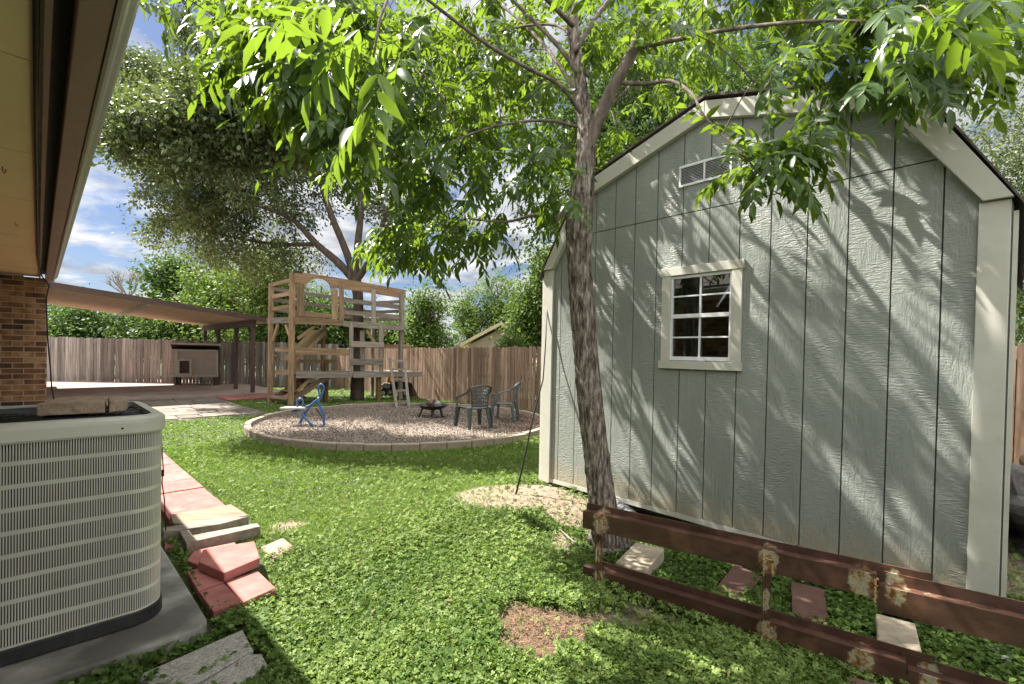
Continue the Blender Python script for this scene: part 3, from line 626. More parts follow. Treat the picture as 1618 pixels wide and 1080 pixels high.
# ------------------------------------------------------------------ fences
def fence(name, a, b, h0, h1, m, label, pw=.14, lean=.012):
    a = Vector(a); b = Vector(b); L = (b-a).length; x = (b-a).normalized(); nrm = Vector((x.y, -x.x, 0))
    if nrm.dot(-a) < 0: nrm = -nrm
    t = thing(name, a, label, 'fence'); mb = MB(); s = 0
    while s < L:
        w = pw*random.uniform(.93, 1.03); h = h0+(h1-h0)*s/L+random.uniform(-.03, .02); q = a+x*(s+w/2); g = random.choice((.006, .012, .020, .036))
        ln = random.uniform(-lean, lean); o = nrm*random.uniform(-.006, .008); c = .03; hw = w/2-g/2
        top = x*ln
        pts = [q-x*hw+o, q+x*hw+o, q+x*hw+top+o+Vector((0, 0, h-c)), q+x*(hw-c)+top+o+Vector((0, 0, h)), q-x*(hw-c)+top+o+Vector((0, 0, h)), q-x*hw+top+o+Vector((0, 0, h-c))]
        n0 = len(mb.v); mb.prism(pts, -nrm*.018); off = Vector([random.uniform(0, 60) for _ in range(3)])
        for i in range(n0, len(mb.v)):
            d = mb.v[i]-a; mb.gc[i] = Vector((d.z, d.dot(x), d.dot(nrm)))+off
        s += w
    mb.build('pickets', m, t)
    mb = MB()
    for zf in (.15, .5, .85): mb.board(a-nrm*.05+Vector((0, 0, h0*zf)), b-nrm*.05+Vector((0, 0, h1*zf)), .08, .04)
    mb.build('rails', m, t)
    s = .5
    while s < L: mb = MB(); q = a+x*s-nrm*.11; mb.board(q-Vector((0, 0, .05)), q+Vector((0, 0, h0*.95)), .09, .09, up=x); mb.build('post', m, t); s += 2.4
    return t
FC = (-7.2, 19.3, 0)
fence('wooden_fence', (-22, 18.6, 0), FC, 1.86, 1.8, 'fence_grey', 'grey weathered picket fence behind the patio and the dog house')
F2 = Vector((.82, 12.5, 0)); fd = Vector((.758, -.652, 0))
fence('wooden_fence', F2+fd*11.5, FC, 1.84, 1.62, 'fence', 'reddish brown picket fence behind the fire pit, playset and shed', .125)

# ------------------------------------------------------------------ neighbour's house
nb = thing('neighbour_house', (-.9, 22, 0), 'pale beige house gable peeking over the brown fence', 'house')
mb = MB(); NY = 20.5; xa, xb = D(728, 550, NY).x, D(852, 550, NY).x; xm = D(792, 514, NY); zt = xm.z; ze = D(730, 548, NY).z
mb.prism([(xa+.35, NY, 0), (xb-.35, NY, 0), (xb-.35, NY, ze+.1), (xm.x, NY, zt-.12), (xa+.35, NY, ze+.1)], (0, 8, 0)); mb.build('wall', 'bignoise', nb)
mb = MB()
for e in ((xa, ze), (xb, ze)):
    p0 = Vector((e[0], NY-.4, e[1])); p1 = Vector((xm.x, NY-.4, zt)); mb.prism([p0, p1, p1+Vector((0, 0, .14)), p0+Vector((0, 0, .14))], (0, 8.6, 0))
mb.build('roof', 'soffit', nb)

# ------------------------------------------------------------------ air conditioner on its pad
pad = thing('concrete_pad', H(3.5, 0, 0), 'grey concrete pad beneath the air conditioner', 'slab')
def rrect(u0, u1, v0, v1, r, n=6, z=0):
    pts = []
    for cu, cv, a0 in ((u1-r, v1-r, 0), (u0+r, v1-r, 90), (u0+r, v0+r, 180), (u1-r, v0+r, 270)):
        for k in range(n+1): a = R_(a0+90*k/n); pts.append((cu+r*math.cos(a), cv+r*math.sin(a)))
    return pts
mb = MB(); mb.prism([H(a, b, -.05) for a, b in rrect(2.80, 4.35, -.7, .64, .09)], (0, 0, .125)); mb.build('slab', 'concrete', pad, bevel=.012)
AU0, AU1, AV0, AV1 = 3.03, 3.98, -.46, .49
ac = thing('air_conditioner', H(3.5, 0, .08), 'large beige louvred air conditioner unit on the concrete pad', 'air conditioner')
def ringmesh(mb, outer, inner, z0, z1):
    n = len(outer); vs = [H(a, b, z) for z in (z0, z1) for a, b in outer]+[H(a, b, z) for z in (z0, z1) for a, b in inner]; fs = []
    for j in range(n):
        k = (j+1) % n; fs += [(j, k, n+k, n+j), (2*n+j, 3*n+j, 3*n+k, 2*n+k), (n+j, n+k, 3*n+k, 3*n+j), (j, 2*n+j, 2*n+k, k)]
    mb.add(vs, fs)
mb = MB(); mb.prism([H(a, b, .08) for a, b in rrect(AU0+.0, AU1, AV0, AV1, .15, 10)], (0, 0, .07)); mb.build('base_pan', 'darkmetal', ac, bevel=.006)
mb = MB(); mb.prism([H(a, b, .15) for a, b in rrect(AU0+.045, AU1-.045, AV0+.045, AV1-.045, .11, 8)], (0, 0, .88)); mb.build('coil', 'ac_coil', ac)
Zg0, Zg1 = .15, 1.075
mb = MB(); o8 = rrect(AU0+.008, AU1-.008, AV0+.008, AV1-.008, .145, 12); i8 = rrect(AU0+.013, AU1-.013, AV0+.013, AV1-.013, .14, 12)
nr = 9; zz = [Zg0+(Zg1-Zg0)*k/nr for k in range(nr+1)]
for k, z in enumerate(zz): ringmesh(mb, o8, i8, z-.0095, z+.0095)
# vertical ribs following the perimeter
per = rrect(AU0+.010, AU1-.010, AV0+.010, AV1-.010, .143, 12); per.append(per[0]); acc = 0; pitch = .0094
for (a, b) in zip(per, per[1:]):
    L = math.hypot(b[0]-a[0], b[1]-a[1]); d = ((b[0]-a[0])/L, (b[1]-a[1])/L); q = (pitch-acc) % pitch
    while q < L:
        cu, cv = a[0]+d[0]*q, a[1]+d[1]*q; hw = .0023; nu, nv = d[1]*.002, -d[0]*.002
        P = [H(cu-d[0]*hw-nu, cv-d[1]*hw-nv, Zg0), H(cu+d[0]*hw-nu, cv+d[1]*hw-nv, Zg0), H(cu+d[0]*hw+nu, cv+d[1]*hw+nv, Zg0), H(cu-d[0]*hw+nu, cv-d[1]*hw+nv, Zg0)]
        mb.prism(P, (0, 0, Zg1-Zg0)); q += pitch
    acc = (acc+L) % pitch
mb.build('grille', 'ac_paint', ac)
mb = MB()
oc = [rrect(AU0-d, AU1+d, AV0-d, AV1+d, .15+d, 12) for d in (0, .006, .004, -.02, -.055)]
for (o1, z1_), (o2, z2_) in zip([(oc[0], 1.06), (oc[1], 1.07), (oc[1], 1.12), (oc[2], 1.135), (oc[3], 1.148), (oc[4], 1.150)], [(oc[1], 1.07), (oc[1], 1.12), (oc[2], 1.135), (oc[3], 1.148), (oc[4], 1.150), (oc[4], 1.12)]):
    n = len(o1); mb.add([H(a, b, z1_) for a, b in o1]+[H(a, b, z2_) for a, b in o2], [(j, (j+1) % n, n+(j+1) % n, n+j) for j in range(n)])
mb.build('top_cap', 'ac_paint', ac, smooth=True)
mb = MB(); mb.prism([H(a, b, 1.095) for a, b in rrect(AU0+.05, AU1-.05, AV0+.05, AV1-.05, .1, 8)], (0, 0, .02)); 
cu, cv = (AU0+AU1)/2, (AV0+AV1)/2
for r_ in [.06+.035*k for k in range(11)]:
    pts = [H(cu+r_*math.cos(t*math.pi/18), cv+r_*math.sin(t*math.pi/18), 1.135) for t in range(37)]; mb.tube(pts, .0035, 5, caps=False)
for k in range(8):
    a = k*math.pi/4; mb.tube([H(cu, cv, 1.135), H(cu+.42*math.cos(a), cv+.42*math.sin(a), 1.135)], .004, 5)
mb.build('fan_guard', 'black', ac)
mb = MB(); c = PLN(240, 660, H(AU0-.004, 0, 0), Vector((-S7, S7, 0)))
for v_ in (.27, -.1): mb.lathe([(0, 0), (.007, 0), (.007, .004), (0, .004)], (0, 0, 0), 8); k0 = len(mb.v)-32; 
for v_ in (.30, -.2): mb = MB(); mb.rock(H(AU0-.006, v_, 1.095), (.006, .006, .006), 1, 0); mb.build('screw', 'black', ac)
# stones resting on the unit
st = thing('capping_stone', G(110, 645, 1.15), 'large rough tan stone lying on top of the air conditioner, nearest the edge', 'stone')
def stoneat(parent, quad, z, h, m='cap_stone', name='stone', inset=.0, bev=.006):
    mb = MB(); P = [G(px, py, z) for px, py in quad]
    # subdivide and roughen the outline
    out = []
    for i in range(len(P)):
        a, b = P[i], P[(i+1) % len(P)]
        for k in range(4): q = a.lerp(b, k/4); out.append(q+Vector((random.uniform(-1, 1)*.006, random.uniform(-1, 1)*.006, 0)))
    out = [Vector((q.x, q.y, z-h)) for q in out]
    mb.prism(out, (0, 0, h)); return mb.build(name, m, parent, bevel=bev)
stoneat(st, [(60, 637), (168, 633), (166, 626), (118, 625), (88, 629)], 1.215, .063)
st = thing('capping_stone', G(180, 640, 1.15), 'smaller rough tan stone on the air conditioner beside the larger one', 'stone')
stoneat(st, [(172, 633.5), (202, 631), (201, 625.5), (170, 625.5)], 1.215, .06)
w2 = thing('thin_wire', H(3.6, .55, 1.1), 'thin dark wire drooping down beside the air conditioner corner', 'cable')
mb = MB(); mb.tube([D(px, py, 3.35) for px, py in ((232, 640), (247, 650), (254, 680), (258, 740), (256, 762), (260, 790), (262, 838))], .004, 5); mb.build('wire', 'black', w2, smooth=True)
mb = MB(); mb.tube([D(257, 742, 3.35), D(257, 752, 3.35)], .011, 6); mb.build('connector', 'black', w2)

# ------------------------------------------------------------------ pavers, planks and stones on the ground
def slabthing(name, quad, z0, th, m, label, cat, group=None, tilt=None, bev=.006):
    P = [G(px, py, z0+th) for px, py in quad]; c = sum(P, Vector())/len(P)
    t = thing(name, (c.x, c.y, z0), label, cat, group)
    if tilt: P = [q+Vector((0, 0, tz)) for q, tz in zip(P, tilt)]
    mb = MB(); mb.prism([q-Vector((0, 0, th)) for q in P], (0, 0, th)); mb.build('slab' if cat != 'plank' else 'board', m, t, bevel=bev); return t
def C4(x, y): return (x/2.25, 600+y/2.25)
ORD = ['first', 'second', 'third', 'fourth', 'fifth', 'sixth', 'seventh', 'eighth', 'ninth', 'tenth', 'eleventh', 'twelfth', 'thirteenth', 'fourteenth', 'fifteenth', 'sixteenth']
u = 4.42; k = 0
while u < 11.3:
    P = [H(u, .80, 0), H(u, 1.25, 0), H(u+.455, 1.25, 0), H(u+.455, .80, 0)]
    t = thing('red_paver', H(u+.22, 1.02, 0), 'square red paver, %s from the sandy plank in the row towards the patio' % ORD[k], 'paver', 'red pavers in a row along the house'); k += 1
    mb = MB(); zt_ = .035+random.uniform(-.006, .006); mb.prism([q-Vector((0, 0, .03)) for q in P], (0, 0, zt_+.03)); mb.build('slab', 'red_paver', t, bevel=.006); u += .47
for j in range(6):
    vv = 3.85+j*.37
    t = thing('red_paver', H(15.9, vv+.18, 0), '%s red paver from the flagstones in the strip at the foot of the patio slab' % ORD[j], 'paver', 'red pavers by the patio slab')
    mb = MB(); mb.prism([H(15.3, vv, 0), H(15.3, vv+.35, 0), H(16.5, vv+.35, 0), H(16.5, vv, 0)], (0, 0, .05)); mb.build('slab', 'red_paver', t, bevel=.006)
slabthing('red_paver', [C4(665, 680), C4(790, 640), C4(832, 705), C4(705, 750)], 0, .05, 'red_paver', 'dull red paver half hidden under the stacked red paver', 'paver')
slabthing('red_paver', [C4(707, 752), C4(797, 722), C4(862, 790), C4(758, 822)], 0, .05, 'red_paver', 'red paver at the near left corner of the paver cluster in shade', 'paver')
slabthing('red_paver', [C4(802, 716), C4(915, 676), C4(981, 738), C4(866, 790)], 0, .055, 'red_paver', 'bright red paver at the near right corner of the paver cluster', 'paver')
slabthing('red_paver', [C4(664, 640), C4(690, 606), C4(835, 576), C4(850, 600), C4(700, 655)], 0, .04, 'red_paver', 'red paver at the back of the cluster beneath the stacked one', 'paver')
slabthing('red_paver', [C4(706, 645), C4(722, 612), C4(905, 582), C4(924, 632), C4(798, 680)], .06, .06, 'red_paver', 'five sided red paver stacked on top of the cluster', 'paver', tilt=(.0, .02, .02, .0, -.01))
slabthing('flat_stone', [C4(927, 594), C4(1005, 560), C4(1048, 594), C4(975, 634)], 0, .025, 'pink_stone', 'pale pink flat stone alone in the grass', 'stone')
slabthing('wooden_plank', [C4(605, 478), C4(822, 441), C4(884, 480), C4(690, 515), C4(615, 508)], .055, .05, 'sand_board', 'wide sandy plank across the end of the red path', 'plank')
slabthing('wooden_plank', [C4(578, 524), C4(780, 492), C4(886, 484), C4(782, 512), C4(580, 540)], .0, .11, 'cedar_grey', 'long pale plank edge lying against the wide sandy plank', 'plank')
slabthing('wooden_plank', [C4(680, 552), C4(915, 508), C4(926, 520), C4(695, 572)], .0, .09, 'cedar_grey', 'thin pale plank nearest the stacked red pavers', 'plank')
slabthing('wooden_plank', [C4(632, 528), C4(668, 528), C4(700, 568), C4(664, 582)], .0, .10, 'cedar_grey', 'short pale block closing the plank frame on its left', 'plank')
slabthing('red_paver', [C4(585, 545), C4(640, 535), C4(690, 560), C4(640, 590), C4(585, 600)], 0, .03, 'red_paver', 'broken red paver beside the air conditioner and short block', 'paver')
slabthing('stepping_slab', [C4(462, 1062), C4(862, 886), C4(902, 960), C4(640, 1110)], 0, .04, 'exposed', 'long grey pebbled slab at the bottom edge of the picture', 'slab')
slabthing('stepping_slab', [C4(660, 1112), C4(880, 975), C4(930, 972), C4(968, 1042), C4(840, 1130)], 0, .04, 'exposed', 'smaller grey pebbled slab right of the long one', 'slab')
slabthing('flat_stone', [C4(905, 1085), C4(1000, 1038), C4(1022, 1075), C4(985, 1120)], 0, .04, 'edging', 'small brownish stone at the bottom beside the grey slabs', 'stone')

# gravel circle edging: one block per piece
bn = 46; bl = 2*math.pi*(GR+.05)/bn
mb = MB(); mb.box((0, 0, .05), (bl-.006, .11, .13)); ROOT_EB = thing('edging_block', (0, 0, 0), 'tan concrete edging block in the ring around the gravel', 'edging block', 'edging blocks round the gravel circle')
mb.build('block', 'edging', ROOT_EB, bevel=.012)
for k in range(bn):
    o = ROOT_EB if k == 0 else copy_tree(ROOT_EB); a = 2*math.pi*k/bn
    o.location = (GC.x+(GR+.05)*math.cos(a), GC.y+(GR+.05)*math.sin(a), random.uniform(-.012, .012)); o.rotation_euler = (random.uniform(-.02, .02), 0, a+math.pi/2+random.uniform(-.012, .012))

# ------------------------------------------------------------------ playset
FL = Vector((-5.95, 12.8, 0)); FR = Vector((-3.52, 15.0, 0)); BL = Vector((-6.72, 13.2, 0)); BL = D(427, 600, 13.25); BL.z = 0
pd = (FR-FL).normalized(); FN = Vector((pd.y, -pd.x, 0)).normalized()      # front plane normal (to camera)
sdv = (BL-FL)
BR = FR+sdv*1.35
def C2(x, y): return (400+x/3.857, 400+y/3.857)
def FP(x, y, o=0.0):
    q = PLN(*C2(x, y), FL, FN); return q+FN*o
SN = Vector((sdv.y, -sdv.x, 0)).normalized()
def SP(x, y): return PLN(*C2(x, y), FL, SN)
ps = thing('wooden_playset', (FL+FR)/2, 'two storey wooden playset with arched window and ladder by the gravel circle', 'playset')
def post(q, z0, z1, w=.13, m='cedar'):
    mb = MB(); mb.board(q+Vector((0, 0, z0)), q+Vector((0, 0, z1)), w, w, up=pd); mb.build('post', m, ps, bevel=.008)
post(FL, 0, 3.58); post(BL, 0, 3.36, .12); post(FR, 0, 3.28, .12, 'cedar_grey'); post(BR, 0, 3.3, .1, 'cedar_grey'); 
bmid = FL.lerp(FR, .5)+sdv*1.3; post(bmid, 0, 2.3, .1)
def fboard(p, q, w, t=.04, o=.09, m='cedar', name='board'):
    """board on the front face between two crop points, width in metres"""
    mb = MB(); mb.board(FP(*p, o), FP(*q, o), w, t, up=(0, 0, 1)); mb.build(name, m, ps, bevel=.004)
k_ = 12.9/750/3.857
# top rail with arch: plank + arch piece
zA = FP(245, 115).z
mb = MB()
arch = []
for (x, y) in ((245, 112), (500, 150), (918, 225), (918, 278), (640, 232), (510, 215), (472, 218)): arch.append(FP(x, y, .07))
for t_ in range(9): a = math.pi*(t_/8); arch.append(FP(387+78*math.cos(a), 222-68*math.sin(a)-(0), .07))
arch += [FP(300, 188, .07), FP(245, 182, .07)]
mb.prism(arch, FN*.045); mb.regrain(pd); mb.build('arched_rail', 'cedar', ps)
fboard((278, 188), (278, 385), .15, name='window_board') if 0 else None
def vboard(x0, x1, y0, y1, o, m='cedar', name='slat', t=.035):
    mb = MB(); mb.prism([FP(x0, y1, o), FP(x1, y1, o), FP(x1, y0, o), FP(x0, y0, o)], FN*t); mb.regrain((0, 0, 1)); mb.build(name, m, ps, bevel=.003)
vboard(258, 304, 186, 384, .075); vboard(470, 508, 220, 402, .075); vboard(512, 540, 188, 440, .118); vboard(708, 734, 222, 456, .118, 'cedar_grey'); vboard(884, 908, 248, 468, .118, 'cedar_grey')
vboard(570, 594, 420, 750, .16, 'cedar_grey'); vboard(750, 776, 432, 750, .16, 'cedar_grey'); vboard(648, 674, 470, 715, .02, 'cedar_grey')
def quadboard(pts, o, t=.04, m='cedar', name='rail_board'):
    mb = MB(); mb.prism([FP(x, y, o) for x, y in pts], FN*t); mb.regrain(pd); mb.build(name, m, ps, bevel=.004)
quadboard([(306, 384), (474, 398), (474, 370), (306, 356)], .07)
quadboard([(245, 432), (535, 440), (535, 408), (245, 384)], .115, .045, 'cedar', 'deck_beam')
quadboard([(536, 446), (888, 472), (888, 442), (536, 412)], .115, .045, 'cedar_grey', 'deck_beam')
quadboard([(542, 300), (884, 342), (884, 314), (542, 274)], .075, m='cedar_grey'); quadboard([(542, 372), (884, 404), (884, 376), (542, 346)], .075, m='cedar_grey')
quadboard([(250, 614), (590, 622), (590, 586), (250, 572)], .115, .05)
quadboard([(575, 570), (776, 574), (776, 542), (575, 534)], .20, .04, 'cedar_grey'); quadboard([(575, 678), (770, 680), (770, 646), (575, 640)], .20, .04, 'cedar_grey')
quadboard([(250, 760), (570, 756), (570, 722), (250, 716)], .115, .06, 'cedar_grey', 'platform_beam'); quadboard([(590, 756), (1008, 748), (1008, 716), (590, 720)], .20, .06, 'cedar_grey', 'platform_beam')
quadboard([(776, 578), (996, 582), (996, 556), (776, 552)], -.5, .04, 'cedar', 'rail_board')
# lower platform deck boards and upper deck
for j in range(9):
    a = FP(252, 716, -.08-j*.145); b = FP(1000, 716, -.08-j*.145); a.z = b.z = .875; mb = MB(); mb.board(a, b, .13, .03, up=FN); mb.build('deck_board', 'cedar_grey', ps)
for j in range(7):
    a = FL-FN*(.05+j*.145); b = FR-FN*(.05+j*.145); mb = MB(); mb.board(a+Vector((0, 0, 2.36)), b+Vector((0, 0, 2.28)), .13, .03, up=FN); mb.build('deck_board', 'cedar', ps)
# back rails and left side slats
for j, (z0, z1) in enumerate(((2.62, 2.55), (2.9, 2.8), (3.2, 3.1))):
    mb = MB(); mb.board(BL+Vector((0, 0, z0)), BR+Vector((0, 0, z1)), .10, .03); mb.build('rail_board', 'cedar_grey', ps)
    mb = MB(); mb.board(BR+Vector((0, 0, z1)), FR+Vector((0, 0, z1)), .10, .03); mb.build('rail_board', 'cedar_grey', ps)
for (y0, y1) in ((192, 163), (268, 243), (342, 322)):
    mb = MB(); mb.board(SP(100, y0), SP(238, y1), .11, .03, up=(0, 0, 1)); o = mb.build('side_slat', 'cedar', ps, bevel=.003)
mb = MB(); mb.board(SP(88, 412)-SN*0, SP(244, 405), .17, .05); mb.build('side_beam', 'cedar_grey', ps, bevel=.004)
mb = MB(); mb.board(SP(135, 588), SP(228, 588), .13, .04); mb.build('side_beam', 'cedar', ps, bevel=.004)
mb = MB(); mb.board(SP(135, 724), SP(228, 724), .13, .04); mb.build('side_beam', 'cedar', ps, bevel=.004)
# diagonal braces
def brace(a, b, w=.085, o=.02): mb = MB(); mb.board(a, b, w, .05, up=(0, 0, 1)); mb.build('brace', 'cedar', ps, bevel=.003)
brace(FP(268, 520, .02), FP(378, 442, .02)); brace(SP(120, 535), SP(152, 435)); brace(SP(235, 535), SP(200, 435)); brace(FP(270, 840, .02), FP(345, 762, .02)); brace(FP(740, 538, 0), FP(690, 470, 0)); brace(FP(776, 520, 0), FP(812, 478, 0))
# support under lower platform
for x, yb in ((755, 905), ):
    q = FP(x, 760, .12); mb = MB(); mb.board(Vector((q.x, q.y, 0)), Vector((q.x, q.y, .8)), .12, .12, up=pd); mb.build('post', 'yellow_wood', ps)
for f_, o_ in ((.12, 1.1), (.45, 1.5)):
    q = FL.lerp(FR, f_)-FN*o_; post(q, 0, .85 if f_ < .3 else .85, .1)
# steps at the left side
for j, (y, w_) in enumerate(((735, 205), (778, 180), (822, 140), (880, 100))):
    o_ = .06-.0*j
    a = SP(max(98, 210-j*38), y)+SN*(.05 if SN.dot(-FL) > 0 else -.05); b = SP(222, y+4)+SN*.05
    a = FL.lerp(BL, .95)+pd*(.95-.3*j)+Vector((0, 0, .74-.19*j)); b = FL.lerp(BL, .1)+pd*(.95-.3*j)+Vector((0, 0, .74-.19*j)); 
    mb = MB(); mb.board(a, b, .24, .04, up=pd); mb.build('step', 'cedar', ps, bevel=.004)
mb = MB(); mb.board(FL.lerp(BL, .95)+pd*1.1+Vector((0, 0, .78)), FL.lerp(BL, .95)+Vector((0, 0, .1)), .16, .04); mb.board(FL.lerp(BL, .1)+pd*1.1+Vector((0, 0, .78)), FL.lerp(BL, .1)+Vector((0, 0, .1)), .16, .04); mb.build('stringer', 'cedar', ps)
mb = MB(); mb.board(SP(100, 880), SP(222, 884), .13, .04); mb.build('step_board', 'cedar_grey', ps)
# slanted roof of the lower play hut (yellow stained)
hutA = FP(485, 462, -.6); hutB = FP(285, 662, -.6); back = -FN*1.15
mb = MB()
for j in range(8):
    a = hutA-FN*(j*.145); b = hutB-FN*(j*.145); mb.board(a, b, .135, .02, up=FN)
mb.build('hut_roof', 'yellow_wood', ps)
mb = MB(); mb.board(hutA+FN*.08-Vector((0, 0, .05)), hutB+FN*.08-Vector((0, 0, .05)), .09, .04); mb.build('hut_rafter', 'cedar', ps)
mb = MB(); mb.board(FP(300, 660, -.62), FP(555, 660, -.62), .1, .05); mb.build('hut_beam', 'yellow_wood', ps)
for x in (315, 495):
    q = FP(x, 760, -.62); mb = MB(); mb.board(Vector((q.x, q.y, 0)), Vector((q.x, q.y, 1.25)), .11, .11, up=pd); mb.build('post', 'yellow_wood', ps)
mb = MB(); mb.board(FP(235, 112, .1), FP(290, 118, .1), .05, .06); mb.build('cap_block', 'black', ps)
# ladder leaning on the lower platform
ld = thing('wooden_ladder', G(636, 645), 'grey wooden ladder leaning against the lower playset platform', 'ladder')
la, lb = G(*C2(875, 950)), G(*C2(950, 944)); ta = FP(800, 640, .34); tb = FP(885, 640, .34)
for a, b in ((la, ta), (lb, tb)): mb = MB(); mb.board(a, b, .075, .045, up=pd); mb.build('stile', 'cedar_grey', ld, bevel=.004)
for f_ in (.12, .33, .55, .76, .95): mb = MB(); mb.board(la.lerp(ta, f_), lb.lerp(tb, f_), .06, .035); mb.build('rung', 'cedar_grey', ld)

# ------------------------------------------------------------------ dog house
dh = thing('dog_house', D(300, 600, 17.6), 'taupe raised dog house with cream framed doorway and slanted brown roof', 'dog house')
dY = 17.9
def DP_(x, y, o=0): q = D(x/3.852, 400+y/3.852, dY); return q+Vector((0, o, 0))
AW = Vector((-.56, .83, 0)); mb = MB(); mb.prism([DP_(1042, 750), DP_(1325, 745), DP_(1325, 590), DP_(1042, 582)], AW*.85); mb.build('body', 'taupe', dh)
mb = MB(); a = DP_(1040, 548)-AW*.4; b = DP_(1338, 556)-AW*.4; c = DP_(1338, 590)+AW*.95; d = DP_(1040, 582)+AW*.95
mb.prism([a, b, c, d], (0, 0, .04)); mb.build('roof', 'rustplate', dh)
for q, q2 in ((a, d), (b, c)): mb = MB(); mb.board(q, q2, .10, .03); mb.build('barge_board', 'cream', dh)
mb = MB(); mb.board(a-AW*.02, b-AW*.02, .07, .02); mb.build('front_edge', 'cream', dh)
mb = MB()
for (x0, x1, y0, y1) in ((1070, 1084, 588, 746), (1316, 1328, 590, 745), (1042, 1328, 738, 752), (1084, 1316, 586, 594)): mb.prism([DP_(x0, y1, -.03), DP_(x1, y1, -.03), DP_(x1, y0, -.03), DP_(x0, y0, -.03)], (0, .025, 0))
mb.build('trim', 'cream', dh)
mb = MB()
for (x0, x1, y0, y1) in ((1084, 1096, 642, 738), (1158, 1170, 642, 738), (1096, 1158, 642, 654), (1096, 1158, 730, 738)): mb.prism([DP_(x0, y1, -.05), DP_(x1, y1, -.05), DP_(x1, y0, -.05), DP_(x0, y0, -.05)], (0, .045, 0))
dr = mb.build('doorway_frame', 'cream', dh)
mb = MB(); mb.prism([DP_(1096, 730, -.01), DP_(1158, 730, -.01), DP_(1158, 654, -.01), DP_(1096, 654, -.01)], (0, .008, 0)); mb.build('door_flap', 'brown_paint', dh)
for x in (1058, 1082, 1300):
    q = DP_(x, 752, .1); mb = MB(); mb.board(Vector((q.x, q.y, 0)), q, .09, .09, up=(1, 0, 0)); mb.build('leg', 'brown_paint', dh)

